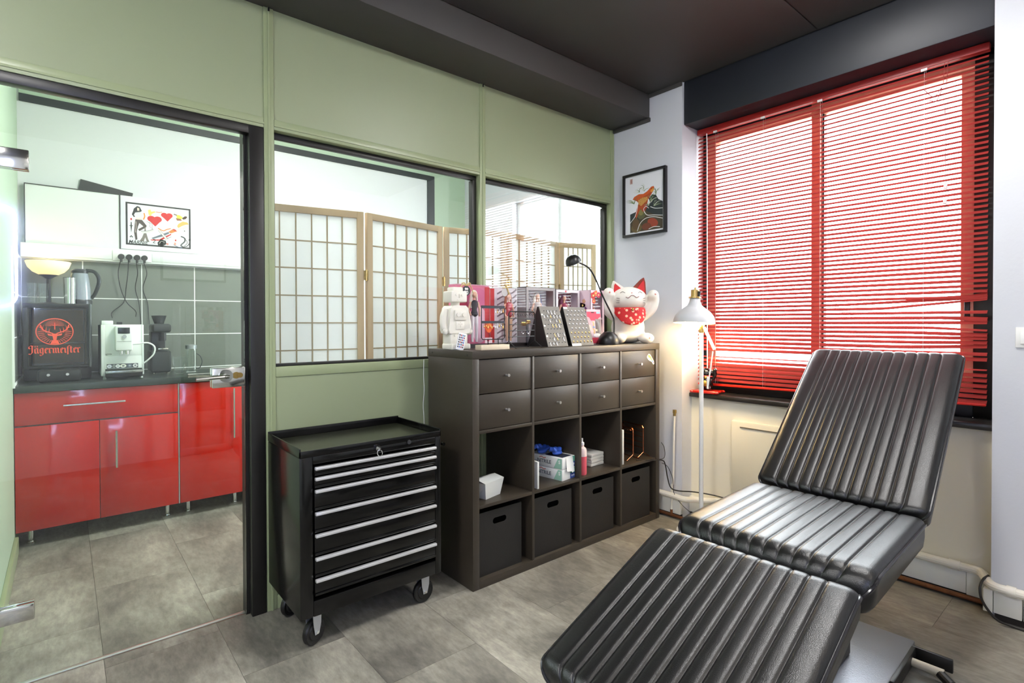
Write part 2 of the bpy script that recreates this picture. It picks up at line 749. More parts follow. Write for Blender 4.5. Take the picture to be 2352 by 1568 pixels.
# ------------------------------------------------------------------ right wall: koi column, window recess, pier
wr = group_struct('wall_right', (0.09, 0, 0), 'white wall holding the window')
MB().box(0.09, 0.42, -0.495, 0.055, 0, 2.77).build('column', WHITEW, wr)
MB().box(0.09, 0.42, -3.3, -1.975, 0, 2.87).build('pier', WHITEW, wr)
MB().box(0.2, 0.42, -1.975, -0.495, 0, 0.778).build('apron_wall', CREAMW, wr)
MB().box(0.34, 0.42, -1.974, -0.496, 2.47, 2.52).build('head_wall', NAVY, wr)
# kitchen side of the same outside wall with its window opening
KX = 0.3
MB().box(KX, 0.5, 0.135, 0.26, 0, 2.95).build('kitchen_wall_end', WHITEW, wr)
MB().box(KX, 0.5, 1.42, 2.25, 0, 2.95).build('kitchen_wall_end', WHITEW, wr)
MB().box(KX, 0.5, 0.26, 1.42, 0, 0.9).build('kitchen_wall_apron', WHITEW, wr)
MB().box(KX, 0.5, 0.26, 1.42, 2.37, 2.95).build('kitchen_wall_head', WHITEW, wr)
MB().box(0.09, KX, 0.055, 0.135, 0, 2.95).build('return', WHITEW, wr)

# main window: black surround, cream casements, blind's red bounce painted into their colour
CREAM_BOUNCE = mat('cream_with_red_bounce', (222, 150, 124), 0.5)
w1 = group_struct('window_1', (0.36, -1.23, 0.8), 'two-light window with cream frames tinted by red bounce behind the red blind')
for nm, b in (('surround', (0.34, 0.41, -0.52, -0.495, 0.8, 2.5)), ('surround', (0.34, 0.41, -1.975, -1.872, 0.8, 2.5)),
              ('surround', (0.335, 0.41, -1.872, -0.52, 0.8, 0.93)), ('surround', (0.34, 0.41, -1.872, -0.52, 2.49, 2.5))):
    bx(nm, BLACKP, b, w1, bev=0.002)
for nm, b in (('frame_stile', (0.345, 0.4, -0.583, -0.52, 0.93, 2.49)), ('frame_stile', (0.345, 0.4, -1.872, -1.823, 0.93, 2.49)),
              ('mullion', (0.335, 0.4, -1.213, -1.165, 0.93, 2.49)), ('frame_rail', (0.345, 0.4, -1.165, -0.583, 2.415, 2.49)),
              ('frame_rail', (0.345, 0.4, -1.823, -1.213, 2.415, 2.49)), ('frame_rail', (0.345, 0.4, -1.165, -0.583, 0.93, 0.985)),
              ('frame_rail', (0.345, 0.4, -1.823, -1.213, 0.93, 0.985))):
    bx(nm, CREAM_BOUNCE, b, w1, bev=0.003)
bx('casement_stile', mat('black_gasket', (30, 26, 25), 0.5), (0.35, 0.39, -1.226, -1.213, 0.985, 2.415), w1, bev=0.002)
bx('pane', PANE, (0.37, 0.376, -1.165, -0.583, 0.985, 2.415), w1)
bx('pane', PANE, (0.37, 0.376, -1.823, -1.226, 0.985, 2.415), w1)
bx('window_handle', BLACKR, (0.325, 0.345, -1.86, -1.84, 1.24, 1.36), w1, bev=0.004)
bx('window_sill', mat('black_stone_sill', (44, 41, 38), 0.28, noise=(14, 0.6), dark=0.7), (0.165, 0.34, -1.972, -0.497, 0.772, 0.802), w1, bev=0.008)

# kitchen window
w2 = group_struct('window_2', (0.4, 0.84, 0.9), 'bright kitchen window behind the shoji screen')
WF = mat('white_window_frame', (225, 228, 232), 0.4)
for b in ((0.36, 0.42, 0.26, 0.3, 0.9, 2.37), (0.36, 0.42, 1.38, 1.42, 0.9, 2.37), (0.36, 0.42, 0.3, 1.38, 2.33, 2.37), (0.36, 0.42, 0.3, 1.38, 0.9, 0.94),
          (0.355, 0.42, 0.835, 0.875, 0.94, 2.33)):
    bx('frame_bar', WF, b, w2, bev=0.003)
bx('pane', PANE, (0.39, 0.395, 0.3, 0.835, 0.94, 2.33), w2)
bx('pane', PANE, (0.39, 0.395, 0.875, 1.38, 0.94, 2.33), w2)
bx('window_sill', WF, (0.27, 0.36, 0.25, 1.43, 0.89, 0.92), w2, bev=0.004)

# ------------------------------------------------------------------ left wall: green glazed partition
wl = group_struct('wall_left', (-1.1, 0.09, 0), 'sage green partition of panels, posts and glazing')
YP = 0.055


def gpost(name, x0, x1, z0=0, z1=2.608):
    mb = MB().box(x0, x1, YP - 0.008, 0.135, z0, z1, bev=0.003)
    xm = (x0 + x1) / 2
    mb.box(xm - 0.004, xm + 0.004, YP - 0.011, YP - 0.006, z0, z1)
    mb.build(name, GREEN2, wl)


gpost('post', -2.25, -2.208)
gpost('post', -1.096, -1.057)
gpost('post', 0.052, 0.089)
gpost('post', -3.19, -3.148)
for x0, x1 in ((-3.148, -2.25), (-2.208, -1.096), (-1.057, 0.052), (-4.8, -3.19)):
    z0 = 2.09
    MB().box(x0, x1, YP, 0.135, z0 + 0.045, 2.608).build('upper_panel', GREEN, wl)
    mb = MB().box(x0, x1, YP - 0.006, 0.135, z0, z0 + 0.045, bev=0.003)
    mb.box(x0, x1, YP - 0.01, YP - 0.004, z0 + 0.014, z0 + 0.022)
    mb.build('transom', GREEN2, wl)
    if x0 == -3.148:
        continue
    mb = MB().box(x0, x1, YP - 0.006, 0.135, 1.015, 1.058, bev=0.003)
    mb.build('transom', GREEN2, wl)
    MB().box(x0, x1, YP, 0.135, 0.06, 1.015).build('lower_panel', GREEN, wl)
    MB().box(x0, x1, YP - 0.006, 0.135, 0.0, 0.06, bev=0.003).build('bottom_rail', GREEN2, wl)
for px_ in (-2.232, -1.08):
    bx('cable_clip', BLACKR, (px_, px_ + 0.007, YP - 0.014, YP - 0.006, 2.592, 2.607), wl)

for k, (x0, x1) in enumerate(((-2.208, -1.096), (-1.057, 0.052))):
    w = group_struct('window_%d' % (3 + k), ((x0 + x1) / 2, 0.1, 1.06),
                     ('wide partition window before the shoji screen', 'partition window beside the koi wall')[k])
    t = 0.026
    bx('gasket_top', BLACKP, (x0, x1, 0.085, 0.108, 2.09 - t, 2.09), w, bev=0.002)
    bx('gasket_side', BLACKP, (x1 - t, x1, 0.085, 0.125, 1.058, 2.09 - t), w, bev=0.002)
    bx('gasket_side', BLACKP, (x0, x0 + 0.012, 0.085, 0.125, 1.058, 2.09 - t), w, bev=0.002)
    bx('gasket_bottom', BLACKP, (x0 + 0.012, x1 - t, 0.085, 0.125, 1.058, 1.07), w, bev=0.002)
    bx('pane', PANE, (x0 + 0.012, x1 - t, 0.1, 0.106, 1.07, 2.09 - t), w)
# the far-left stretch of partition is glazed too
bx('pane', PANE, (-4.8, -3.19, 0.1, 0.106, 1.058, 2.09), wl)

# ------------------------------------------------------------------ glass door with black frame
d1 = group_struct('door_1', (-2.7, 0.07, 0), 'frameless glass door in a black frame')
mb = MB().box(-2.31, -2.252, YP - 0.01, 0.135, 0, 2.088, bev=0.003)
mb.build('jamb', BLACKP, d1)
MB().box(-3.146, -3.1, YP - 0.01, 0.135, 0, 2.088, bev=0.003).build('jamb', BLACKP, d1)
MB().box(-3.1, -2.31, YP - 0.01, 0.088, 2.052, 2.088, bev=0.003).build('lintel', BLACKP, d1)
MB().box(-2.325, -2.31, YP + 0.03, 0.135, 0, 2.088).build('jamb_stop', BLACKP, d1)
MB().box(-3.1, -2.31, 0.098, 0.118, 0, 0.006, bev=0.002).build('threshold', ALU, d1)
leaf = bx('door_leaf', DOORG, (-3.09, -2.327, 0.07, 0.08, 0.012, 2.048), d1)
for z0, z1 in ((1.772, 1.84), (0.238, 0.294)):
    mb = MB().box(-3.09, -3.0, 0.052, 0.07, z0, z1, bev=0.004)
    mb.box(-3.09, -3.0, 0.08, 0.09, z0, z1, bev=0.003)
    mb.build('hinge_plate', CHROME, d1)
MB().box(-2.455, -2.33, 0.048, 0.07, 0.985, 1.068, bev=0.005).build('lock_case', CHROME, d1)
MB().box(-2.455, -2.33, 0.08, 0.098, 0.985, 1.068, bev=0.005).build('lock_case', CHROME, d1)
mb = MB()
mb.cyl((-2.405, 0.048, 1.034), (-2.405, 0.038, 1.034), 0.026, 20)
mb.tube([(-2.405, 0.04, 1.034), (-2.405, 0.005, 1.034), (-2.42, -0.002, 1.034), (-2.52, -0.002, 1.03)], 0.008, 10)
mb.build('lever_handle', CHROME, d1)
mb = MB()
mb.tube([(-2.405, 0.098, 1.034), (-2.405, 0.14, 1.034), (-2.42, 0.148, 1.034), (-2.525, 0.148, 1.035)], 0.008, 10)
mb.build('lever_handle', CHROME, d1)
mb = MB().cyl((-2.366, 0.048, 1.034), (-2.366, 0.042, 1.034), 0.014, 16)
mb.cyl((-2.352, 0.048, 1.034), (-2.352, 0.04, 1.034), 0.011, 16)
mb.build('key_cylinder', mat('brass', (180, 150, 90), 0.25, 1.0), d1)

# ------------------------------------------------------------------ kitchen walls
TILE = mat('grey_green_wall_tile', (124, 130, 121), 0.22, noise=(9, 0.8), dark=0.82)
GROUT = mat('white_grout', (240, 242, 238), 0.8)
KY = 2.2
wb = group_struct('wall_back', (-1.5, KY, 0), 'kitchen back wall with white field, black stripe and dark tiles')
MB().box(-3.3, 0.5, KY, KY + 0.12, 0, 2.95).build('plaster', mat('white_kitchen_wall', (220, 222, 222), 0.7), wb)
MB().box(-3.12, -0.07, KY - 0.012, KY, 2.662, 2.71).build('black_stripe', mat('charcoal_stripe', (46, 50, 50), 0.5), wb)
MB().box(-0.15, -0.07, KY - 0.012, KY, 0.0, 2.662).build('black_stripe', mat('charcoal_stripe'), wb)
MB().box(-3.12, 0.3, KY - 0.008, KY, 2.71, 2.95).build('green_field', MINT, wb)
MB().box(-0.07, 0.3, KY - 0.008, KY, 0.0, 2.71).build('green_field', MINT, wb)
MB().box(-3.12, -1.0, KY - 0.0088, KY, 0.9, 1.672).build('grout_bed', GROUT, wb)
tw_, th_ = 0.326, 0.2485
cache = {}
for i in range(-1, 5):
    xr = -1.836 - tw_ * i + tw_
    xl = max(xr - tw_, -3.118)
    if xr - xl < 0.01:
        continue
    for j in range(4):
        z0 = 1.175 + th_ * (j - 2)
        z1 = min(z0 + th_, 1.672)
        z0 = max(z0, 0.9)
        if z1 - z0 < 0.01:
            continue
        key = (round(xr - xl, 3), round(z1 - z0, 3))
        if key not in cache:
            w, h = (xr - xl) / 2 - 0.0028, (z1 - z0) / 2 - 0.0028
            o = MB().box(-w, w, -0.004, 0.004, -h, h, bev=0.0015, seg=1).build('tile', TILE)
            o.parent = wb
            cache[key] = o
        else:
            o = cache[key].copy()
            COL.objects.link(o)
        o.location = Vector(((xr + xl) / 2, KY - 0.006, (z0 + z1) / 2)) - Vector((-1.5, KY, 0))
ws = group_struct('wall_side', (-3.13, 1.2, 0), 'pale green kitchen side wall with dark tiles')
MB().box(-3.3, -3.13, 0.135, KY + 0.12, 0, 2.95).build('plaster', MINT, ws)
MB().box(-3.13, -3.1205, 1.56, KY, 0.9, 1.672).build('grout_bed', GROUT, ws)
for j in range(3):
    z0 = max(1.175 + th_ * (j - 1), 0.9)
    z0 = (0.9265, 1.175, 1.4235)[j]
    for y0, y1 in ((1.565, 1.87), (1.875, 2.19)):
        MB().box(-3.129, -3.119, y0, y1, z0 + 0.003, z0 + th_ - 0.003, bev=0.0015, seg=1).build('tile', TILE, ws)
MB().box(-3.13, -3.112, 0.14, 1.56, 0, 0.09, bev=0.003).build('skirting_board', GREEN2, ws)
# rest of the room around the camera
struct('wall_front', MB().box(XL, 0.42, -3.42, -3.3, 0, 2.87), WHITEW, label='white wall behind the camera')
struct('wall_far', MB().box(XL - 0.1, XL, -3.42, 2.3, 0, 2.87), WHITEW, label='white wall at the far left')

# ------------------------------------------------------------------ skirting boxes, pipes
tb = group_struct('baseboard_right', (0.09, -1.2, 0), 'white skirting boxes and heating pipe along the window wall')
SK = mat('white_skirting', (232, 231, 222), 0.5)
MB().box(0.062, 0.089, -0.5, -0.01, 0.03, 0.125, bev=0.003).build('skirting_board', SK, tb)
MB().box(0.17, 0.199, -1.88, -0.497, 0.032, 0.13, bev=0.003).build('skirting_board', SK, tb)
MB().box(0.166, 0.199, -1.972, -1.881, 0.03, 0.135, bev=0.003).build('skirting_end_box', SK, tb)
MB().box(0.05, 0.165, -1.985, -1.955, 0.03, 0.125, bev=0.003).build('skirting_corner_box', SK, tb)
MB().box(0.058, 0.089, -2.075, -1.987, 0.03, 0.118, bev=0.003).build('skirting_board', SK, tb)
MB().box(0.058, 0.089, -3.29, -2.079, 0.03, 0.118, bev=0.003).build('skirting_board', SK, tb)
DK = mat('dark_floor_gap', (35, 30, 27), 0.8)
MB().box(0.075, 0.089, -0.5, -0.01, 0.0, 0.03).build('plinth', DK, tb)
MB().box(0.185, 0.199, -1.97, -0.497, 0.0, 0.032).build('plinth', DK, tb)
MB().box(0.07, 0.089, -3.29, -1.99, 0.0, 0.03).build('plinth', DK, tb)
mb = MB().tube(smoothpath([(0.05, -0.12, 0.147), (0.05, -0.36, 0.147), (0.05, -0.47, 0.146), (0.06, -0.53, 0.14), (0.12, -0.585, 0.136), (0.16, -0.66, 0.14), (0.165, -0.75, 0.15), (0.165, -1.2, 0.15), (0.165, -1.85, 0.15)], 5), 0.018, 12)
mb.build('heating_pipe', PIPEW, tb)
mb = MB().tube(smoothpath([(0.165, -1.85, 0.15), (0.165, -1.925, 0.15), (0.12, -1.95, 0.149), (0.07, -1.97, 0.148), (0.04, -2.0, 0.147), (0.038, -2.08, 0.147), (0.038, -2.6, 0.147)], 5), 0.018, 12)
mb.cyl((0.165, -1.82, 0.15), (0.165, -1.86, 0.15), 0.021, 14)
mb.cyl((0.038, -2.03, 0.147), (0.038, -2.06, 0.147), 0.021, 14)
mb.build('heating_pipe', PIPEW, tb)
mb = MB().cyl((0.16, -0.55, 0.02), (0.16, -1.95, 0.02), 0.011, 12)
mb.cyl((0.055, -0.1, 0.02), (0.055, -0.53, 0.02), 0.009, 12)
mb.build('copper_pipe', COPPER, tb)
tp = thing('water_pipe', 'thin vertical white pipe with brass stop at the column', 'pipe', (0.055, -0.45, 0))
MB().tube(smoothpath([(0.055, -0.442, 0.04), (0.058, -0.443, 0.2), (0.062, -0.45, 0.24), (0.062, -0.455, 0.5), (0.062, -0.46, 0.655)], 5), 0.0065, 10).build('pipe', PIPEW, tp)
MB().tube([(0.055, -0.442, 0.011), (0.055, -0.442, 0.055)], 0.008, 10).build('pipe_foot', COPPER, tp)
mb = MB().cyl((0.062, -0.46, 0.655), (0.062, -0.46, 0.672), 0.009, 8)
mb.cyl((0.062, -0.46, 0.672), (0.062, -0.46, 0.694), 0.0125, 6)
mb.build('stop_end', mat('brass'), tp)

# ------------------------------------------------------------------ red venetian blind
RED = mat('red_lacquered_aluminium', (160, 36, 32), 0.35)
REDT = paper_mat('red_blind_slat', (150, 54, 50), 0.09)
bl = thing('venetian_blind', 'red aluminium venetian blind with bent slats over the window', 'blind', (0.27, -1.22, 0.85))
bx('headrail', RED, (0.252, 0.29, -1.935, -0.503, 2.463, 2.497), bl, bev=0.0015)
SW, TILT = 0.0125, rad(37)


def slat_mesh(bend=None, tilt=TILT, y0=-0.505, y1=-1.932, n=14):
    mb = MB()
    cs = []
    for k in range(7):
        s = -1 + 2 * k / 6
        cs.append((s * SW, 0.0034 * (1 - s * s)))
    vs, fs = [], []
    for i in range(n + 1):
        t = i / n
        y = y0 + (y1 - y0) * t
        dz, dt = bend(t) if bend else (0, 0)
        a = tilt + dt
        for (u, h) in cs:
            vs.append((u * math.cos(a) - h * math.sin(a) * 1, y + 1.22, u * math.sin(a) + h * math.cos(a) + dz))
    for i in range(n):
        for k in range(6):
            fs.append((i * 7 + k, i * 7 + k + 1, (i + 1) * 7 + k + 1, (i + 1) * 7 + k))
    mb.add(vs, fs)
    return mb


# tilt > 0: window-side edge raised, room-side edge lower
plain = slat_mesh(n=1).build('slat', REDT)
plain.parent = bl
PITCH = 0.0239
zt = 2.44
bends = {
    1.365: lambda t: (-0.004 * max(0, t - .75) * 4 + (0.012 if t > .97 else 0), 0.9 * max(0, t - .88) * 8),
    1.342: lambda t: (0.02 * max(0, t - .6) * 2.5, 0.5 * max(0, t - .7)),
    1.318: lambda t: (0.035 * max(0, t - .72) * 3.5, -0.25 * max(0, t - .7) * 3),
    1.27: lambda t: (-0.01 * max(0, t - .9) * 10, 0.5 * max(0, t - .9) * 8),
    1.222: lambda t: (-0.014 * max(0, t - .85) * 6, -0.4 * max(0, t - .8) * 4),
    1.198: lambda t: (-0.02 * max(0, t - .8) * 2, 0.2 * max(0, t - .8)),
    1.15: lambda t: (0.006 * max(0, t - .8) * 4, 0),
    1.126: lambda t: (0.014 * max(0, t - .78) * 4, 0.1),
    1.02: lambda t: (0, -0.45),
}
z = zt
first = True
nsl = 0
while z > 0.885:
    nsl += 1
    key = [k for k in bends if abs(k - z) < PITCH / 2]
    if abs(z - 1.043) < PITCH / 2 and not key:
        z -= PITCH
        continue
    if key:
        o = slat_mesh(bends.pop(key[0]), n=26).build('slat', REDT)
        o.parent = bl
    elif first:
        o = plain
        first = False
    else:
        o = plain.copy()
        COL.objects.link(o)
    zz = 0.0
    if z < 0.96:
        zz = -0.002
    o.location = (0, 0, z + zz - 0.85)
    o.rotation_euler = (rad(random.uniform(-.04, .04)), rad(random.uniform(-2.5, 2.5)), 0)
    z -= PITCH
MB(Matrix.Translation((0.27, -1.2175, 0.862)) @ Matrix.Rotation(rad(-0.9), 4, 'X')).box(-0.011, 0.011, -0.7125, 0.7125, -0.007, 0.007, bev=0.005).build('bottom_rail', mat('bright_red_rail', (214, 40, 26), 0.3), bl)
CORD = mat('pale_cord', (205, 190, 186), 0.6)
for yy in (-0.63, -0.93, -1.24, -1.7):
    mb = MB()
    for xx in (0.256, 0.284):
        mb.tube([(xx, yy, 2.46), (xx, yy, 0.865)], 0.0007, 4)
    mb.build('ladder_cord', CORD, bl)
    mb = MB().box(0.246, 0.253, yy - 0.012, yy + 0.012, 2.448, 2.46)
    mb.build('cord_guide', mat('clear_plastic', (220, 215, 212), 0.2), bl)
MB().tube([(0.244, -0.575, 2.455), (0.243, -0.578, 2.36), (0.246, -0.58, 0.93)], 0.0032, 6).build('tilt_wand', mat('clear_wand', (236, 236, 236), 0.15), bl)
mb = MB()
for dy in (-0.006, 0.006):
    mb.tube(smoothpath([(0.245, -1.785 + dy, 2.46), (0.243, -1.78 + dy, 2.33), (0.242, -1.782, 2.2), (0.243, -1.785, 1.9)], 5), 0.0012, 5)
mb.tube(smoothpath([(0.244, -1.7, 2.36), (0.24, -1.74, 2.31), (0.24, -1.77, 2.345), (0.242, -1.75, 2.29), (0.243, -1.72, 2.3)], 5), 0.002, 5)
mb.build('pull_cord', mat('red_cord', (150, 40, 40), 0.6), bl)
for zz, yy in ((1.9, -1.785), (1.83, -1.783)):
    MB().lathe([(0.002, 0.03), (0.006, 0.02), (0.0085, 0.0), (0.0, 0.0)], (0.243, yy, zz - 0.03), 10).build('cord_tassel', mat('tassel', (225, 205, 205), 0.4), bl)

# ------------------------------------------------------------------ koi picture
kp = thing('koi_picture', 'framed print of an orange koi leaping from waves', 'picture', (0.09, -0.22, 1.83))
y0, y1, z0, z1 = -0.045, -0.39, 1.836, 2.265
fw = 0.017
FB = mat('black_picture_frame', (20, 18, 22), 0.35)
for b in ((0.062, 0.089, y1, y0, z1 - fw, z1), (0.062, 0.089, y1, y0, z0, z0 + fw), (0.062, 0.089, y1, y1 + fw, z0 + fw, z1 - fw), (0.062, 0.089, y0 - fw, y0, z0 + fw, z1 - fw)):
    bx('frame_side', FB, b, kp, bev=0.002)
bx('mount', mat('white_mount', (232, 234, 238), 0.6), (0.075, 0.085, y1 + fw, y0 - fw, z0 + fw, z1 - fw), kp)
W_, H_ = (y0 - y1 - 2 * fw), (z1 - z0 - 2 * fw)
A = Art((0.075, y0 - fw, z0 + fw), (0, -1, 0), (0, 0, 1))
w, h = W_, H_
DKB, ORG, LEAF = (42, 50, 52), (205, 92, 40), (120, 140, 100)


def S(*p):
    return [(a * w, b * h) for a, b in p]


A.poly(S((.13, .03), (.97, .03), (.97, .47), (.86, .52), (.8, .6), (.7, .62), (.62, .56), (.66, .48), (.56, .46), (.5, .4), (.42, .44), (.3, .38), (.13, .35)), DKB)
A.poly(S((.13, .03), (.13, .18), (.22, .24), (.34, .2), (.4, .3), (.5, .42), (.56, .36), (.7, .3), (.97, .22), (.97, .03)), (70, 62, 45))
A.ell(.3 * w, .1 * h, .14 * w, .08 * h, (104, 88, 52))
A.ell(.28 * w, .17 * h, .09 * w, .1 * h, (96, 74, 46))
A.ell(.72 * w, .15 * h, .14 * w, .07 * h, (150, 62, 40), rot=-.4)
A.ell(.56 * w, .1 * h, .12 * w, .06 * h, (112, 60, 42))
A.ell(.43 * w, .33 * h, .12 * w, .09 * h, (92, 92, 60), rot=.7)
A.ell(.42 * w, .35 * h, .06 * w, .05 * h, (128, 124, 70), rot=.7)
# fish
A.poly(S((.26, .3), (.3, .42), (.36, .52), (.3, .56), (.2, .6), (.24, .64), (.36, .67), (.48, .66), (.58, .69), (.68, .75), (.74, .755), (.76, .73), (.72, .66), (.66, .6), (.6, .54), (.58, .47), (.52, .4), (.46, .36), (.42, .42), (.36, .36), (.3, .26)), (176, 76, 36))
A.poly(S((.2, .6), (.24, .64), (.36, .67), (.48, .66), (.58, .69), (.68, .75), (.74, .755), (.76, .73), (.7, .68), (.6, .64), (.45, .6), (.34, .575)), ORG)
A.poly(S((.34, .57), (.46, .6), (.58, .6), (.6, .55), (.5, .5), (.42, .46), (.36, .5)), (212, 158, 84))
for i in range(5):
    for j in range(4):
        A.ell((.38 + .05 * i - .01 * j) * w, (.575 - .03 * j + .006 * i) * h, .013 * w, .007 * h, (160, 96, 44), n=8, rot=.5, bump=False)
A.poly(S((.46, .38), (.56, .48), (.58, .42), (.5, .34)), (160, 50, 34))
A.ell(.69 * w, .715 * h, .012 * w, .009 * h, (30, 22, 20), n=8)
A.ell(.71 * w, .69 * h, .05 * w, .025 * h, (222, 150, 60), rot=.6)
# waves and spray
for pts in (((.13, .2), (.26, .3), (.32, .42), (.33, .52), (.3, .56)), ((.32, .04), (.4, .17), (.55, .24), (.75, .24), (.97, .19)),
            ((.5, .36), (.58, .29), (.75, .27), (.97, .24)), ((.52, .33), (.49, .4), (.55, .44), (.62, .4)), ((.62, .05), (.75, .075), (.9, .06)), ((.66, .42), (.78, .38), (.97, .36))):
    A.stroke([(a * w, b * h) for a, b in pts], .013 * w, (236, 238, 236), sm=5)
random.seed(3)
for (cx_, cy_, a0, L, nn) in ((.68, .5, 60, .2, 9), (.8, .6, 70, .17, 8), (.24, .52, 110, .2, 8), (.5, .7, 90, .18, 5), (.75, .42, 20, .17, 7), (.38, .7, 130, .12, 5), (.62, .44, 100, .14, 6)):
    for k in range(nn):
        a = rad(a0 + random.uniform(-60, 60))
        l_ = L * random.uniform(.5, 1)
        p0 = (cx_ * w, cy_ * h)
        p1 = ((cx_ + math.cos(a) * l_ * .6) * w, (cy_ + math.sin(a) * l_ * .6) * h)
        p2 = ((cx_ + math.cos(a) * l_ + (.05 if math.cos(a) > 0 else -.05)) * w, (cy_ + math.sin(a) * l_ * .75) * h)
        A.stroke([p0, p1, p2], .016 * w, random.choice((LEAF, (150, 160, 128), (208, 212, 196), (96, 120, 84))), sm=4, taper=True)
A.rect(.13 * w, .87 * h, .2 * w, .96 * h, (196, 168, 162))
A.rect(.145 * w, .885 * h, .185 * w, .945 * h, (170, 130, 124))
A.build('print', kp)
random.seed(11)

# ------------------------------------------------------------------ radiator panel, light switch
rp = thing('radiator_panel', 'flat cream heater panel with a slot below the window sill', 'heater', (0.19, -1.05, 0.2))
mb = MB().box(0.172, 0.199, -1.34, -0.775, 0.2, 0.66, bev=0.012)
mb.build('front_panel', mat('cream_enamel', (234, 226, 204), 0.35), rp)
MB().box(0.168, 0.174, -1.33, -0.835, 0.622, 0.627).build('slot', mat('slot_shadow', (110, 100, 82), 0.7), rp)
sw = thing('light_switch', 'white light switch on the pier at the right edge', 'switch', (0.09, -2.085, 1.18))
bx('plate', mat('switch_plastic', (236, 236, 234), 0.35), (0.081, 0.0895, -2.13, -2.046, 1.142, 1.226), sw, bev=0.003)
bx('rocker', mat('switch_rocker', (242, 242, 240), 0.3), (0.076, 0.082, -2.115, -2.061, 1.157, 1.211), sw, bev=0.003)

# ------------------------------------------------------------------ white floor lamp
fl = thing('floor_lamp', 'white metal floor lamp with brass joints, lit, beside the window', 'lamp', (-0.03, -0.7, 0))
WENAM = mat('white_lamp_enamel', (232, 233, 230), 0.35)
BRS = mat('lamp_brass', (190, 160, 100), 0.25, 1.0)
MB().lathe([(0.0, 0), (0.14, 0), (0.14, 0.012), (0.13, 0.02), (0.02, 0.024), (0.0, 0.026)], (-0.03, -0.7, 0.0), 32).build('base', WENAM, fl)
MB().cyl((-0.03, -0.7, 0.02), (-0.03, -0.7, 1.19), 0.0125, 16).build('pole', WENAM, fl)
mb = MB().cyl((-0.03, -0.7, 1.19), (-0.03, -0.7, 1.215), 0.0145, 16)
mb.cyl((-0.03, -0.715, 1.235), (-0.03, -0.69, 1.235), 0.014, 16)
mb.ball((-0.03, -0.7, 1.222), 0.012)
mb.build('pole_joint', BRS, fl)
mb = MB()
mb.cyl((-0.025, -0.715, 1.22), (-0.015, -0.775, 1.09), 0.009, 10)
mb.build('counter_arm', WENAM, fl)
mb = MB().cyl((-0.015, -0.765, 1.08), (-0.02, -0.735, 0.86), 0.004, 8)
mb.cyl((-0.02, -0.735, 0.93), (-0.02, -0.735, 0.86), 0.0055, 8)
mb.build('spring_rod', WENAM, fl)
MB().tube([(-0.03, -0.7, 1.235), (-0.033, -0.68, 1.27), (-0.035, -0.662, 1.3)], 0.007, 8).build('shade_arm', WENAM, fl)
SH = (-0.035, -0.655, 1.245)
prof = [(0.119, 0.0), (0.118, 0.018), (0.11, 0.043), (0.09, 0.068), (0.064, 0.088), (0.042, 0.105), (0.032, 0.125), (0.028, 0.15)]
TS = Matrix.Translation(SH) @ Matrix.Rotation(rad(4), 4, 'Y')
mb = MB(TS).shell(prof, n=40)
mb.shell([(r - 0.002, z_) for r, z_ in prof[::-1]], n=40, mi=1)
mb.build('shade', [mat('grey_white_shade', (198, 200, 202), 0.4), mat('shade_inside', (250, 250, 246), 0.5)], fl, smooth=60)
mb = MB(TS).cyl((0, 0, 0.148), (0, 0, 0.156), 0.036, 20)
mb.cyl((0, 0, 0.156), (0, 0, 0.198), 0.024, 20)
mb.build('socket_collar', BRS, fl)
mb = MB(TS).cyl((0, 0, 0.156), (0, 0, 0.185), 0.017, 16)
mb.cyl((0, -0.022, 0.16), (0, -0.027, 0.19), 0.009, 10)
mb.build('socket', BLACKR, fl)
MB(TS).lathe([(0.006, 0.0), (0.006, 0.014), (0.0, 0.018)], (0, 0, 0.196), 10).build('finial', BRS, fl)
MB(TS).ball((0, 0, 0.012), (0.066, 0.066, 0.046), 24, 14).build('bulb', mat('lit_bulb', (255, 240, 205), 0.4, emit=((255, 220, 155), 30)), fl)

# ------------------------------------------------------------------ black lucky cat and its red cushion on the sill
cu = MB(place((0.212, -0.6, 0.802), rad(8)))
cu.box(-0.06, 0.06, -0.085, 0.085, 0, 0.02, bev=0.0095, seg=4)
for sx in (-1, 1):
    for sy in (-1, 1):
        cu.ball((sx * 0.052, sy * 0.077, 0.01), (0.016, 0.016, 0.0095), 10, 6)
o = cu.build('red_cushion', mat('glossy_red_ceramic', (205, 32, 20), 0.15, coat=0.6), origin=(0.212, -0.6, 0.802), smooth=60)
tag(o, 'glossy red ceramic cushion under the black cat on the sill', 'cushion')
BC = mat('glossy_black_ceramic', (18, 13, 12), 0.12, coat=0.8)
bc = thing('black_cat_figurine', 'glossy black lucky cat figurine sitting on a red cushion', 'figurine', (0.205, -0.6, 0.822), rad(200))
Tc = MOF[bc.name]
mb = MB(Tc)
mb.ball((0, 0, 0.05), (0.034, 0.04, 0.05), 20, 12)
mb.ball((0.005, 0, 0.108), (0.034, 0.042, 0.032), 20, 12)
mb.ball((0.026, 0.02, 0.013), (0.022, 0.014, 0.013), 12, 8)
mb.ball((0.026, -0.02, 0.013), (0.022, 0.014, 0.013), 12, 8)
mb.tube([(0.0, 0.036, 0.07), (0.006, 0.05, 0.095), (0.008, 0.05, 0.125)], [0.014, 0.012, 0.012], 10)
mb.ball((0.008, 0.05, 0.128), 0.013, 10, 8)
mb.tube([(0.015, -0.03, 0.08), (0.032, -0.032, 0.06), (0.036, -0.022, 0.05)], [0.012, 0.011, 0.011], 10)
mb.tube([(-0.03, 0, 0.02), (-0.045, 0.01, 0.04), (-0.045, 0.01, 0.07)], [0.012, 0.011, 0.009], 10)
mb.build('body', BC, bc, remesh=0.0022)
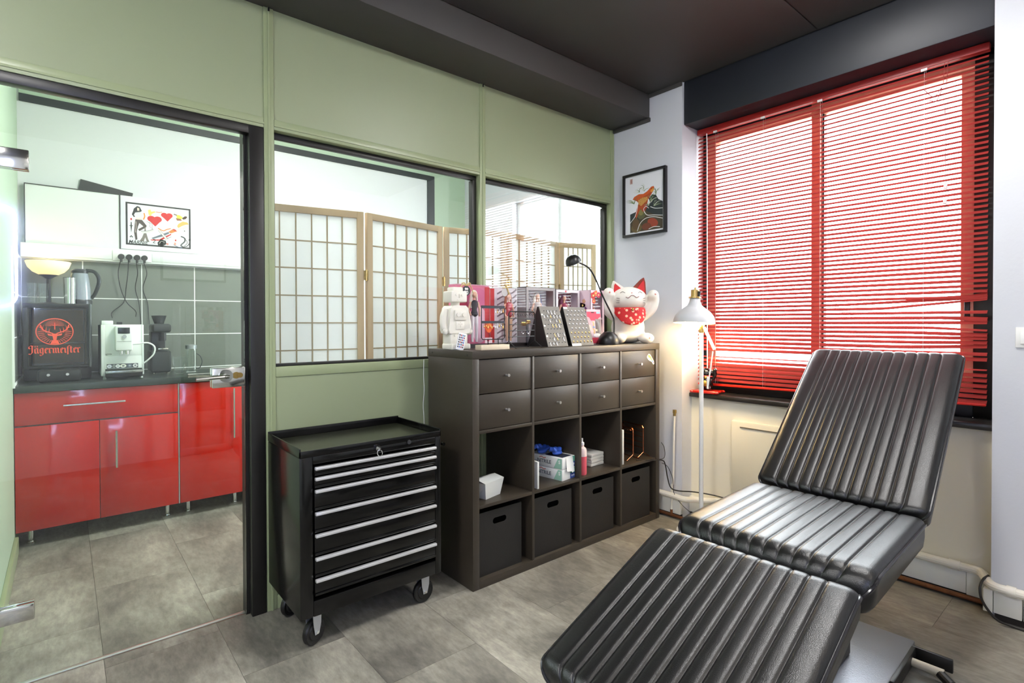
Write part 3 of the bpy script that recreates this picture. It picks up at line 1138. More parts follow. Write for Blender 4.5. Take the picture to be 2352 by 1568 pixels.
for s in (-1, 1):
    MB(Tc).add([(-0.004, s * 0.016, 0.132), (0.016, s * 0.016, 0.132), (0.004, s * 0.038, 0.122), (0.004, s * 0.031, 0.16)], [(0, 1, 2), (0, 3, 1), (1, 3, 2), (2, 3, 0)]).build('ear', mat('cat_pink_ear', (190, 96, 92), 0.25), bc)
MB(Tc).tube([(0.036 * math.cos(t) + 0.002, 0.037 * math.sin(t), 0.084 + 0.006 * math.cos(t)) for t in [2 * math.pi * k / 20 for k in range(20)]], 0.004, 8, closed=True).build('collar', mat('cat_red_collar', (190, 50, 52), 0.25), bc)
MB(Tc).ball((0.04, 0, 0.082), 0.008, 12, 8).build('bell', mat('cat_gold', (205, 160, 70), 0.25, 0.7), bc)
MB(Tc).ball((0.034, -0.004, 0.045), (0.012, 0.014, 0.02), 12, 8).build('coin', mat('cat_gold'), bc)

# ------------------------------------------------------------------ black ribbed tattoo chair
CHM = place((-0.67, -1.622, 0), rad(1.6))
tc = thing('tattoo_chair', 'black ribbed leather tattoo chair with raised back and leg rest', 'chair', (-0.67, -1.622, 0), rad(1.6))
LEATH = mat('black_leather', (15, 15, 16), 0.3, bump=(420, 0.18), spec=0.6)


def cushion(name, o, d, up, L, W, T, ng=11, gp=0.044, r_end=0.05, r_start=0.05, lump=0.0):
    """channelled cushion: o = start of the top surface (centre), d = length direction, up = surface normal"""
    o, d, up = Vector(o), Vector(d).normalized(), Vector(up).normalized()
    wv = up.cross(d)
    F = CHM @ frame(o, d, wv, up)
    hw = W / 2
    gs = [(-(ng - 1) / 2 + k) * gp for k in range(ng)]
    us = sorted(set([round(g + q, 5) for g in gs for q in (-0.0035, -0.001, 0.001, 0.0035, -0.008, 0.008, -0.014, 0.014)] +
                    [round((a + b) / 2, 5) for a, b in zip(gs[:-1], gs[1:])]))
    edge = [hw - 0.03, hw - 0.018, hw - 0.009, hw - 0.003, hw]
    us = [-e for e in edge[::-1]] + us + edge
    us = sorted(set(us))

    def hgt(u):
        dm = min(abs(u - g) for g in gs)
        t = min(1, dm / 0.009)
        h = -0.007 * (1 - math.sqrt(max(0, 1 - (1 - t) ** 2)))
        t = min(1, dm / (gp / 2))
        h -= 0.0018 * (1 - t) ** 2
        e = abs(u) - (hw - 0.03)
        if e > 0:
            e = min(1, e / 0.03)
            h -= 0.02 * (1 - math.sqrt(max(0, 1 - e * e)))
        return h

    # stations along the length: (v, drop of top surface)
    st = []
    for k in range(7):
        a = math.pi / 2 * k / 6
        st.append((r_start * (1 - math.cos(a)), -r_start * (1 - math.sin(a))))
    n_mid = 10
    for k in range(1, n_mid):
        st.append((r_start + (L - r_start - r_end) * k / n_mid, 0.0))
    for k in range(7):
        a = math.pi / 2 * (1 - k / 6)
        st.append((L - r_end * (1 - math.cos(a)), -r_end * (1 - math.sin(a))))
    vs, fs = [], []
    ring = None
    for (v, dr) in st:
        q = min(v, L - v)
        cr = 0.035
        sq = 1 - (0 if q > cr else (cr - math.sqrt(max(0, cr * cr - (cr - q) ** 2))) / hw)
        fade = max(0.0, 1 - abs(dr) / 0.2)
        top = [(u * sq, hgt(u) * fade + dr + lump * math.sin(math.pi * v / L)) for u in us]
        bot_h = -T
        side = [(hw * sq, bot_h * 0.55), (hw * sq * 0.985, bot_h * 0.85), (hw * sq * 0.94, bot_h)]
        prof_ = top + side + [(-a, b) for a, b in side[::-1]]
        prof_ = [(a, max(b, bot_h)) for a, b in prof_]
        ring = len(prof_)
        vs += [(v, a, b) for a, b in prof_]
    for i in range(len(st) - 1):
        for k in range(ring):
            k2 = (k + 1) % ring
            fs.append((i * ring + k, (i + 1) * ring + k, (i + 1) * ring + k2, i * ring + k2))
    fs.append(tuple(range(ring)))
    fs.append(tuple((len(st) - 1) * ring + k for k in range(ring))[::-1])
    mb = MB(F)
    mb.add(vs, fs)
    part = mb.build(name, LEATH, tc, smooth=50)
    # piping down both sides
    for s in (-1, 1):
        path = []
        for (v, dr) in st:
            q = min(v, L - v)
            sq = 1 - (0 if q > 0.035 else (0.035 - math.sqrt(max(0, 0.035 ** 2 - (0.035 - q) ** 2))) / hw)
            path.append((v, s * (hw * sq + 0.001), max(dr - 0.021, -T * 0.9)))
        MB(F).tube(path, 0.0055, 8).build('piping', mat('black_piping', (34, 33, 36), 0.22), part)
    return part


cushion('backrest', (0.01, 0, 0.585), (0.66, 0, 0.535), (-0.535, 0, 0.66), 0.86, 0.585, 0.1, r_end=0.03, r_start=0.03)
cushion('seat_cushion', (-0.615, 0, 0.575), (0.6, 0, 0.008), (-0.01, 0, 1), 0.62, 0.585, 0.115, r_start=0.06, r_end=0.04)
cushion('leg_rest', (-1.298, 0, 0.364), (0.60, 0, 0.225), (-0.225, 0, 0.60), 0.632, 0.585, 0.1, r_start=0.035, r_end=0.045)
BM = mat('chair_base_metal', (158, 160, 168), 0.32, 0.85, bump=(300, 0.2))
MB(CHM).box(-0.66, 0.19, -0.225, 0.24, 0.012, 0.052, bev=0.006).build('base_plate', BM, tc)
MB(CHM).box(-0.3, -0.08, -0.09, 0.09, 0.05, 0.4, bev=0.01).build('lift_column', BLACKP, tc)
MB(CHM).box(-0.56, -0.02, -0.2, 0.2, 0.4, 0.455, bev=0.008).build('seat_frame', BLACKP, tc)
MB(CHM).box(-0.02, 0.04, -0.12, 0.12, 0.4, 0.5, bev=0.008).build('back_hinge', BLACKP, tc)
MB(CHM).box(-0.7, -0.56, -0.12, 0.12, 0.4, 0.45, bev=0.008).build('leg_hinge', BLACKP, tc)
fb = MB(CHM)
fb.box(0.128, 0.142, -0.345, -0.225, 0.01, 0.058, bev=0.003)
fb.box(-0.16, 0.128, -0.239, -0.225, 0.01, 0.058, bev=0.003)
fb.build('foot_bracket', BLACKP, tc)
MB(CHM).cyl((0.07, -0.24, 0.03), (0.07, -0.33, 0.03), 0.014, 14).build('foot_roller', mat('pale_roller', (196, 188, 168), 0.5), tc)
MB(CHM).cyl((0.07, -0.32, 0.026), (0.03, -0.36, 0.02), 0.016, 12).build('roller_stop', BLACKR, tc)

# ------------------------------------------------------------------ black tool trolley
TBK = mat('black_gloss_enamel', (10, 10, 10), 0.2, coat=0.1, spec=0.4)
tt = thing('tool_trolley', 'black steel tool trolley with seven silver-edged drawers on castors', 'tool trolley', (-1.94, -0.17, 0))
X0, X1, Y0, Y1, Z0, Z1 = -2.248, -1.63, -0.37, 0.03, 0.135, 0.745
mb = MB()
mb.box(X0, X0 + 0.05, Y0, Y1, Z0, Z1, bev=0.004)
mb.box(X1 - 0.03, X1, Y0, Y1, Z0, Z1, bev=0.004)
mb.box(X0 + 0.05, X1 - 0.03, Y1 - 0.02, Y1, Z0, Z1)
mb.box(X0 + 0.05, X1 - 0.03, Y0, Y1, Z0, Z0 + 0.06, bev=0.003)
mb.box(X0 + 0.05, X1 - 0.03, Y0, Y1, 0.715, Z1, bev=0.003)
mb.box(X0 + 0.05, X1 - 0.03, Y0 + 0.05, Y1 - 0.02, 0.6, 0.61)
mb.build('body', TBK, tt)
mb = MB()
for b in ((X0, X1, Y0, Y0 + 0.006, Z1, 0.77), (X0, X1, Y1 - 0.006, Y1, Z1, 0.785), (X0, X0 + 0.006, Y0, Y1, Z1, 0.78), (X1 - 0.006, X1, Y0, Y1, Z1, 0.78)):
    mb.box(*b, bev=0.0015)
mb.build('tray_rim', TBK, tt)
bx('tray_mat', mat('olive_black_mat', (44, 46, 36), 0.22), (X0 + 0.008, X1 - 0.008, Y0 + 0.008, Y1 - 0.008, Z1, Z1 + 0.005), tt)
zs = [0.703, 0.663, 0.616, 0.531, 0.447, 0.359, 0.277, 0.205]
DX0, DX1 = X0 + 0.054, X1 - 0.033
for k in range(7):
    t, bt = zs[k] + 0.004, zs[k + 1] + 0.008
    o = MB().box(DX0, DX1, Y0 - 0.004, Y0 + 0.05, bt, t, bev=0.003)
    o.box(DX0, DX1, Y0 - 0.009, Y0 - 0.003, bt + 0.004, bt + 0.012, bev=0.002)
    dr = o.build('drawer', TBK, tt)
    hd = MB().box(DX0, DX1, Y0 - 0.02, Y0 - 0.004, zs[k] - 0.0085, zs[k] + 0.0035, bev=0.003)
    hd.build('drawer_handle', mat('satin_silver_strip', (222, 222, 222), 0.35, 0.55), dr)
lk = MB().cyl((-1.935, Y0, 0.738), (-1.935, Y0 - 0.012, 0.738), 0.012, 18).build('lock', CHROME, tt)
mb = MB().tube([(-1.935 + 0.011 * math.cos(t), Y0 - 0.022 + 0.004 * math.sin(t), 0.722 + 0.012 * math.sin(t)) for t in [2 * math.pi * k / 14 for k in range(14)]], 0.0016, 6, closed=True)
mb.box(-1.937, -1.933, Y0 - 0.03, Y0 - 0.01, 0.731, 0.742)
mb.build('key', CHROME, lk)
MB().cyl((-1.79, Y0, 0.742), (-1.79, Y0 - 0.004, 0.742), 0.009, 14).build('badge', mat('grey_badge', (96, 96, 98), 0.3, 0.8), tt)
mb = MB()
for yy in (-0.29, -0.08):
    mb.tube([(X1, yy, 0.7), (X1 + 0.055, yy, 0.69)], 0.007, 10)
mb.tube([(X1 + 0.055, -0.31, 0.69), (X1 + 0.055, -0.06, 0.69)], 0.008, 12)
mb.build('side_handle', TBK, tt)
sl = [(X0 + 0.07, -0.31, 0.045), (X1 - 0.06, -0.31, 0.045), (X0 + 0.07, -0.04, 0.045), (X1 - 0.06, -0.04, 0.045)]
CW = mat('castor_rubber', (16, 16, 16), 0.45)
ZB = mat('zinc_bracket', (196, 198, 202), 0.35, 0.7)
for k, (cx_, cy_, r_) in enumerate(sl):
    r_ = 0.05
    fork = MB()
    Tf = place((cx_, cy_, r_), rad(25 if k % 2 == 0 else 5))
    fork.T = Tf
    for s in (-1, 1):
        fork.prism([(-0.022, 0.085), (0.022, 0.085), (0.02, 0.03), (0.01, -0.008), (-0.01, -0.008), (-0.018, 0.03)], -0.0012, 0.0012,
                   T=frame((0, s * 0.019, 0), (1, 0, 0), (0, 0, 1), (0, -1, 0)))
    fork.box(-0.025, 0.025, -0.022, 0.022, 0.08, 0.086)
    fo = fork.build('castor_fork', ZB, tt)
    mb = MB(Tf @ Matrix.Rotation(rad(90), 4, 'X')).lathe([(0.0, -0.014), (0.03, -0.014), (0.034, -0.01), (0.046, -0.012), (0.05, -0.006), (0.05, 0.006), (0.046, 0.012), (0.034, 0.01), (0.03, 0.014), (0, 0.014)], n=28)
    mb.build('castor_wheel', CW, fo)
    MB(Tf).cyl((0, -0.024, 0), (0, 0.024, 0), 0.006, 10).build('castor_axle', CHROME, fo)

# ------------------------------------------------------------------ black-brown cube shelf
def wood():
    m = mat('black_brown_veneer', (61, 54, 45), 0.38, noise=(6, 0.9), dark=0.78, stretch=(0.35, 4, 6), bump=(40, 0.06))
    return m


WD = wood()
sf = thing('cube_shelf', 'black-brown four-by-three cube shelf with drawers along the partition', 'shelf', (-0.735, -0.2, 0))
SX0, SX1, SY0, SY1, SH_ = -1.47, 0.0, -0.39, 0.0, 1.118
OT, IT = 0.038, 0.016
CWD = (1.47 - 2 * OT - 3 * IT) / 4
CHT = (SH_ - 2 * OT - 2 * IT) / 3
bx('side_panel', WD, (SX0, SX0 + OT, SY0, SY1, 0, SH_ - OT), sf, bev=0.0015)
bx('side_panel', WD, (SX1 - OT, SX1, SY0, SY1, 0, SH_ - OT), sf, bev=0.0015)
bx('top_panel', WD, (SX0, SX1, SY0, SY1, SH_ - OT, SH_), sf, bev=0.0015)
bx('bottom_panel', WD, (SX0 + OT, SX1 - OT, SY0, SY1, 0, OT), sf, bev=0.0015)
cellx = [SX0 + OT + k * (CWD + IT) for k in range(4)]
cellz = [OT + k * (CHT + IT) for k in range(3)]
for k in range(3):
    bx('divider', WD, (cellx[k] + CWD, cellx[k] + CWD + IT, SY0 + 0.004, SY1, OT, SH_ - OT), sf, bev=0.001)
for r_ in range(2):
    for k in range(4):
        bx('shelf_board', WD, (cellx[k], cellx[k] + CWD, SY0 + 0.004, SY1, cellz[r_] + CHT, cellz[r_] + CHT + IT), sf, bev=0.001)
for yy in (-0.35, -0.04):
    MB().cyl((SX0 + 0.001, yy, SH_ - 0.019), (SX0 - 0.001, yy, SH_ - 0.019), 0.004, 10).build('screw_cap', BLACKR, sf)
KN = mat('satin_knob', (208, 206, 202), 0.3, 0.85)
for k in range(4):
    bx('insert_back', WD, (cellx[k] + 0.002, cellx[k] + CWD - 0.002, SY1 - 0.02, SY1 - 0.01, cellz[2] + 0.002, cellz[2] + CHT - 0.002), sf)
    for j in range(2):
        z0 = cellz[2] + 0.003 + j * (CHT / 2)
        z1 = cellz[2] + (j + 1) * CHT / 2 - (0.004 if j else 0.001)
        d = MB().box(cellx[k] + 0.003, cellx[k] + CWD - 0.003, SY0 + 0.008, SY0 + 0.024, z0, z1, bev=0.0012)
        d.box(cellx[k] + 0.012, cellx[k] + CWD - 0.012, SY0 + 0.024, SY1 - 0.03, z0 + 0.01, z0 + 0.11)
        dr = d.build('drawer', WD, sf)
        cxk, czk = cellx[k] + CWD / 2, (z0 + z1) / 2
        mb = MB().cyl((cxk, SY0 + 0.008, czk), (cxk, SY0 - 0.012, czk), 0.005, 12)
        mb.cyl((cxk, SY0 - 0.012, czk), (cxk, SY0 - 0.018, czk), 0.0075, 14)
        mb.build('knob', KN, dr)
        if k == 3 and j == 1:
            A = Art((-0.122, SY0 + 0.008, 0.988), (1, 0, 0), (0, 0, 1))
            A.poly([(0.005, 0.055), (0.02, 0.066), (0.035, 0.06), (0.055, 0.038), (0.07, 0.02), (0.078, 0.0), (0.066, -0.004), (0.05, 0.014), (0.04, 0.018), (0.03, 0.02), (0.012, 0.03), (0.0, 0.045)], (240, 238, 230))
            A.ell(0.023, 0.05, 0.012, 0.009, (226, 130, 60), rot=-.6)
            A.ell(0.036, 0.042, 0.012, 0.008, (232, 190, 80), rot=-.6)
            A.ell(0.05, 0.028, 0.011, 0.006, (120, 170, 90), rot=-.7)
            A.ell(0.06, 0.016, 0.01, 0.005, (80, 110, 170), rot=-.7)
            A.ell(0.068, 0.006, 0.006, 0.004, (110, 60, 120), rot=-.7)
            A.build('sticker', dr)

# ------------------------------------------------------------------ four black storage boxes
BXM = mat('black_fibre_board', (30, 28, 26), 0.55, noise=(10, 0.8), dark=0.75, bump=(120, 0.15))


def stadium(cx_, cz_, w, h, n=8):
    P = []
    for k in range(n + 1):
        a = -math.pi / 2 + math.pi * k / n
        P.append((cx_ + w / 2 - h / 2 + h / 2 * math.cos(a), cz_ + h / 2 * math.sin(a)))
    for k in range(n + 1):
        a = math.pi / 2 + math.pi * k / n
        P.append((cx_ - w / 2 + h / 2 + h / 2 * math.cos(a), cz_ + h / 2 * math.sin(a)))
    return P


def holed_front(w, h, cx_, cz_, hw, hh):
    """front board with a grip hole; local x, z from 0; thickness 3 mm along y"""
    n = 10
    r = hh / 2
    low = [(cx_ + hw / 2 - r + r * math.cos(-a), cz_ + r * math.sin(-a)) for a in [math.pi / 2 * k / n for k in range(n + 1)]]
    low += [(2 * cx_ - p[0], p[1]) for p in low[::-1]]          # lower rim, right to left
    up = [(p[0], 2 * cz_ - p[1]) for p in low[::-1]]            # upper rim, left to right
    key, vs, fs = {}, [], []

    def vid(p, y):
        k = (round(p[0], 6), round(p[1], 6), y)
        if k not in key:
            key[k] = len(vs)
            vs.append((p[0], y, p[1]))
        return key[k]

    for y in (0.0, 0.003):
        for loop in ([(0, 0), (w, 0), (w, cz_)] + low + [(0, cz_)], [(w, h), (0, h), (0, cz_)] + up + [(w, cz_)]):
            f = tuple(vid(p, y) for p in loop)
            fs.append(f if y == 0.0 else f[::-1])
    for loop in (low, up):
        for p, q in zip(loop[:-1], loop[1:]):
            if p != q:
                fs.append((vid(p, 0.0), vid(p, 0.003), vid(q, 0.003), vid(q, 0.0)))
    rim = [(0, 0), (w, 0), (w, cz_), (w, h), (0, h), (0, cz_)]
    for p, q in zip(rim, rim[1:] + rim[:1]):
        fs.append((vid(p, 0.0), vid(p, 0.003), vid(q, 0.003), vid(q, 0.0)))
    return vs, fs


lab = ['black storage box farthest left in the bottom row of the shelf', 'black storage box below the glove boxes', 'black storage box below the pink bottle',
       'black storage box below the copper wire racks, nearest the window']
for k in range(4):
    bw, bh, bd = 0.282, 0.305, 0.33
    ox = cellx[k] + (0.004, 0.006, 0.006, 0.004)[k]
    oy = SY0 + (0.03, 0.02, 0.016, 0.012)[k]
    oz = OT
    t = thing('storage_box', lab[k], 'box', (ox + bw / 2, oy + bd / 2, oz), 0, 'black boxes in the bottom row of the shelf')
    vs, fs = holed_front(bw, bh, bw / 2, bh - 0.055, 0.085, 0.03)
    MB(Matrix.Translation((ox, oy, oz))).add(vs, fs).build('front_board', BXM, t, smooth=0)
    mb = MB()
    mb.box(ox, ox + 0.003, oy + 0.003, oy + bd, oz, oz + bh)
    mb.box(ox + bw - 0.003, ox + bw, oy + 0.003, oy + bd, oz, oz + bh)
    mb.box(ox, ox + bw, oy + bd - 0.003, oy + bd, oz, oz + bh)
    mb.box(ox, ox + bw, oy + 0.003, oy + bd, oz, oz + 0.003)
    mb.build('body', BXM, t, smooth=0)

# ------------------------------------------------------------------ things in the open row
ZC = cellz[1]
WB = mat('white_card', (214, 216, 210), 0.6)
tk = thing('takeout_box', 'white folded takeaway box in the leftmost open cell', 'box', (-1.31, -0.25, ZC))
Tt = place((-1.305, -0.285, ZC), rad(14))
mb = MB(Tt)
b0, b1, hh = 0.036, 0.047, 0.082
vs = [(-b0 * 1.6, -b0, 0), (b0 * 1.6, -b0, 0), (b0 * 1.6, b0, 0), (-b0 * 1.6, b0, 0), (-b1 * 1.6, -b1, hh), (b1 * 1.6, -b1, hh), (b1 * 1.6, b1, hh), (-b1 * 1.6, b1, hh)]
mb.add(vs, [(0, 3, 2, 1), (0, 1, 5, 4), (1, 2, 6, 5), (2, 3, 7, 6), (3, 0, 4, 7)])
mb.build('body', WB, tk, smooth=0)
mb = MB(Tt)
mb.add([(-b1 * 1.6, -b1, hh), (b1 * 1.6, -b1, hh), (b1 * 1.55, 0.01, hh + 0.012), (-b1 * 1.55, 0.01, hh + 0.012), (b1 * 1.6, b1, hh), (-b1 * 1.6, b1, hh)], [(0, 1, 2, 3), (3, 2, 4, 5)])
mb.build('lid_flap', WB, tk, smooth=0)
for s, nm in ((-1, 'end_flap'), (1, 'end_flap')):
    MB(Tt).add([(s * b1 * 1.61, -b1 * .9, hh), (s * b1 * 1.61, b1 * .9, hh), (s * (b1 * 1.6 - 0.004), 0.03, hh - 0.045), (s * (b1 * 1.6 + 0.006), -0.005, hh - 0.055), (s * b1 * 1.64, -0.03, hh - 0.03)], [(0, 1, 2, 3, 4)]).build(nm, WB, tk, smooth=0)

GB = mat('glove_box_card', (226, 228, 226), 0.45)
GBB = (48, 74, 150)
for k in range(2):
    z0 = ZC + 0.062 * k
    gx = -0.812
    t = thing('glove_box', ('lower carton of nitrile gloves in the shelf', 'upper opened carton of nitrile gloves with blue gloves spilling out')[k], 'box', (gx, -0.243, z0), rad(8), 'glove cartons in the shelf')
    T = MOF[t.name]
    MB(T).box(-0.06, 0.06, -0.115, 0.115, 0.0, 0.06, bev=0.002).build('carton', GB, t)
    # printing on the side facing the room (local -x side and -y end)
    A = Art(T @ Vector((-0.0601, 0.115, 0)), T.to_3x3() @ Vector((0, -1, 0)), T.to_3x3() @ Vector((0, 0, 1)))
    A.text('NITRILE', 0.055, 0.02, 0.028, (70, 78, 90), bold=0.0006)
    A.text('gloves', 0.02, 0.022, 0.014, (120, 126, 134))
    A.stroke([(0.07, 0.048), (0.085, 0.052), (0.1, 0.046), (0.115, 0.05)], 0.004, (190, 70, 60), sm=4)
    A.poly([(0.17, 0.002), (0.2, 0.058), (0.225, 0.058), (0.225, 0.002)], (150, 196, 176))
    A.text('S', 0.203, 0.03, 0.026, (236, 240, 238), bold=0.001)
    A.rect(0.0, 0.001, 0.012, 0.059, GBB)
    A.build('print', t)
    A = Art(T @ Vector((-0.06, -0.1151, 0)), T.to_3x3() @ Vector((1, 0, 0)), T.to_3x3() @ Vector((0, 0, 1)))
    A.rect(0.07, 0.001, 0.119, 0.059, GBB)
    A.rect(0.07, 0.03, 0.119, 0.059, (90, 160, 140))
    A.text('S', 0.087, 0.036, 0.022, (235, 240, 238), bold=0.001)
    A.ell(0.088, 0.016, 0.006, 0.006, (220, 225, 235), n=12)
    A.ell(0.104, 0.016, 0.006, 0.006, (220, 225, 235), n=12)
    A.build('end_print', t)
    if k == 1:
        mb = MB(T)
        mb.add([(-0.03, -0.116, 0.06), (0.03, -0.116, 0.06), (0.034, -0.128, -0.02), (0.012, -0.129, -0.026), (0.008, -0.128, -0.018), (-0.034, -0.127, -0.012)], [(0, 1, 2, 3, 4, 5)])
        mb.build('torn_flap', GB, t, smooth=0)
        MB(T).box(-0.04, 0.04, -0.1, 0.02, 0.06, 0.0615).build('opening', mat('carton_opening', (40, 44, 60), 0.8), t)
BG = mat('blue_nitrile', (52, 92, 190), 0.4)
gl_pts = [((-0.85, -0.2), 0), ((-0.815, -0.285), 1)]
for (gx, gy), k in gl_pts:
    mb = MB()
    base = Vector((gx, gy, ZC + 0.124 + 0.012))
    mb.ball(base, (0.034, 0.026, 0.014), 12, 8)
    random.seed(20 + k)
    for q in range(5):
        a = rad(-60 + 45 * q + 80 * k)
        p = [base + Vector((0.02 * math.cos(a), 0.015 * math.sin(a), 0.002)), base + Vector((0.04 * math.cos(a), 0.03 * math.sin(a), 0.016 + 0.004 * q)), base + Vector((0.05 * math.cos(a + .5), 0.04 * math.sin(a + .5), 0.018 - 0.005 * (q % 3)))]
        mb.tube(smoothpath(p, 4), [0.009] * 8 + [0.007], 8)
    o = mb.build('glove', BG, origin=(gx, gy, ZC + 0.124), remesh=0.004)
    tag(o, ('crumpled blue nitrile glove at the back of the opened carton', 'crumpled blue nitrile glove by the torn flap of the carton')[k], 'glove', 'loose gloves on the carton')
random.seed(5)
o = MB().box(-1.064, -1.053, -0.375, -0.23, ZC, ZC + 0.14, bev=0.001).build('white_folder', WB, origin=(-1.058, -0.31, ZC))
o.location.x += 0.016
tag(o, 'thin white folder upright beside the glove cartons', 'folder')
# pink bottle
pb = thing('pink_bottle', 'clear spray bottle half full of pink liquid in the third open cell', 'bottle', (-0.665, -0.345, ZC))
PBX, PBY = -0.672, -0.34
MB().lathe([(0.0, 0), (0.024, 0.001), (0.026, 0.01), (0.026, 0.105), (0.024, 0.105), (0.0, 0.105)], (PBX, PBY, ZC), 20).build('liquid', mat('pink_liquid', (222, 96, 108), 0.2), pb)
MB().lathe([(0.026, 0.105), (0.026, 0.14), (0.02, 0.152), (0.011, 0.158), (0.011, 0.168), (0.0, 0.168)], (PBX, PBY, ZC), 20).build('bottle_wall', mat('milky_plastic', (232, 210, 204), 0.25), pb)
mb = MB().lathe([(0.012, 0.168), (0.012, 0.182), (0.005, 0.185), (0.005, 0.205), (0.0, 0.206)], (PBX, PBY, ZC), 14)
mb.build('pump', mat('white_plastic', (236, 236, 236), 0.3), pb)
for k in range(4):
    o = MB(place((-0.462, -0.2, ZC + 0.0185 * k), rad(2 + 2 * (k % 2)))).box(-0.06, 0.06, -0.07, 0.07, 0, 0.018, bev=0.003).build('towel_pack', mat('white_paper', (228, 226, 214), 0.7), origin=(-0.462, -0.2, ZC + 0.0185 * k))
    tag(o, ('bottom white paper towel pack in the stack behind the bottle', 'second lowest paper towel pack of the stack behind the bottle', 'second highest paper towel pack of the stack behind the bottle', 'top white paper towel pack of the stack behind the bottle')[k], 'paper towels', 'paper towel stack')
# copper wire racks
CW2 = mat('rose_copper_wire', (196, 118, 84), 0.25, 1.0)


def wire_rack(t, x0, y, z0, w, h, m, feet=True, T=None):
    mb = MB(T or I4)
    mb.tube([(x0, y, z0 + 0.035), (x0, y, z0 + h - 0.01), (x0 + 0.01, y, z0 + h), (x0 + w - 0.01, y, z0 + h), (x0 + w, y, z0 + h - 0.01), (x0 + w, y, z0 + 0.035)], 0.0034, 6)
    mb.build('frame', m, t)
    for k in range(4):
        zz = z0 + 0.06 + k * (h - 0.08) / 3.5
        MB(T or I4).tube([(x0, y, zz), (x0 + w, y, zz)], 0.002, 5).build('wire_bar', m, t)
    pts = [(x0 + w * k / 22, y, z0 + h - 0.016 + (0.004 if k % 2 else -0.004)) for k in range(23)]
    MB(T or I4).tube(pts, 0.0014, 5).build('wavy_wire', m, t)
    mb = MB(T or I4)
    for xx in (x0, x0 + w):
        mb.tube([(xx, y - 0.05, z0 + 0.002), (xx, y, z0 + 0.036), (xx, y + 0.05, z0 + 0.002)], 0.0026, 6)
    mb.tube([(x0, y + 0.05, z0 + 0.0025), (x0 + w, y + 0.05, z0 + 0.0025)], 0.0022, 6)
    mb.build('foot', m, t)


Tr = place((-0.2, -0.335, ZC), rad(78))
t = thing('copper_wire_rack', 'rose copper wire jewellery rack nearer the divider in the right cell', 'rack', (-0.22, -0.25, ZC), 0, 'copper racks in the shelf')
wire_rack(t, 0.0, 0, 0, 0.2, 0.2, CW2, T=Tr)
t = thing('copper_wire_rack', 'rose copper wire jewellery rack nearer the window side in the right cell', 'rack', (-0.13, -0.25, ZC), 0, 'copper racks in the shelf')
wire_rack(t, 0.0, 0, 0, 0.2, 0.2, CW2, T=place((-0.095, -0.335, ZC), rad(78)))
o = MB(place((-0.335, -0.25, ZC), rad(3))).box(-0.008, 0.008, -0.11, 0.11, 0, 0.21, bev=0.001).build('white_board', WB, origin=(-0.335, -0.25, ZC))
tag(o, 'white display card upright beside the copper wire racks', 'card')

# ------------------------------------------------------------------ things on top of the shelf
ST = SH_  # shelf top
# white robot figure
CER = mat('matt_white_ceramic', (226, 222, 210), 0.5)
rb = thing('robot_figure', 'white ceramic toy robot figure at the left end of the shelf', 'figurine', (-1.415, -0.168, ST), rad(-3))
T = MOF[rb.name]
mb = MB(T)
mb.box(-0.055, -0.002, -0.06, 0.04, 0.0, 0.03, bev=0.008, seg=3)
mb.box(0.002, 0.055, -0.06, 0.04, 0.0, 0.03, bev=0.008, seg=3)
mb.box(-0.05, -0.002, -0.04, 0.035, 0.02, 0.09, bev=0.008, seg=3)
mb.box(0.002, 0.05, -0.04, 0.035, 0.02, 0.09, bev=0.008, seg=3)
mb.build('legs', CER, rb)
mb = MB(T)
P = [(-0.055, 0.08), (0.055, 0.08), (0.062, 0.1), (0.05, 0.205), (0.036, 0.218), (-0.036, 0.218), (-0.05, 0.205), (-0.062, 0.1)]
mb.prism(P, -0.045, 0.045, T=frame((0, 0, 0), (1, 0, 0), (0, 0, 1), (0, -1, 0)))
mb.box(-0.034, 0.034, -0.056, -0.04, 0.145, 0.195, bev=0.005, seg=2)
mb.box(-0.024, 0.024, -0.05, -0.04, 0.1, 0.14, bev=0.003, seg=2)
mb.lathe([(0.026, 0.21), (0.022, 0.225), (0.024, 0.236)], n=20)
mb.build('torso', CER, rb)
mb = MB(T)
mb.box(-0.046, 0.046, -0.042, 0.042, 0.234, 0.29, bev=0.007, seg=3)
mb.box(-0.03, 0.03, -0.03, 0.03, 0.286, 0.31, bev=0.007, seg=3)
mb.box(-0.003, 0.003, -0.046, -0.04, 0.255, 0.276, bev=0.001)
mb.box(-0.014, 0.014, -0.0445, -0.04, 0.245, 0.248, bev=0.001)
mb.build('head', CER, rb)
for s in (-1, 1):
    mb = MB(T)
    mb.tube(smoothpath([(s * 0.05, 0, 0.2), (s * 0.06, 0.0, 0.17), (s * 0.068, -0.004, 0.13), (s * 0.068, -0.016, 0.098)], 4), [0.018, 0.019, 0.02, 0.021, 0.022, 0.022, 0.021, 0.021, 0.02, 0.019, 0.018, 0.017, 0.016], 14)
    mb.ball((s * 0.068, -0.022, 0.09), 0.017, 12, 8)
    mb.build('arm', CER, rb)
    mb = MB(T)
    mb.cyl((s * 0.016, -0.055, 0.172), (s * 0.016, -0.062, 0.172), 0.01, 14)
    mb.build('chest_dial', CER, rb)
    MB(T).cyl((s * 0.017, -0.041, 0.27), (s * 0.017, -0.046, 0.27), 0.006, 12).build('eye', CER, rb)
    MB(T).cyl((s * 0.026, -0.04, 0.07), (s * 0.026, -0.046, 0.07), 0.005, 10).build('knee_stud', CER, rb)
for dx, dz in ((0, 0), (0.008, 0.004), (-0.008, 0.004), (0, 0.01), (0, -0.009)):
    MB(T).cyl((dx, -0.049, 0.122 + dz), (dx, -0.0508, 0.122 + dz), 0.0015, 6).build('speaker_hole', mat('hole_dark', (120, 112, 100), 0.8), rb)
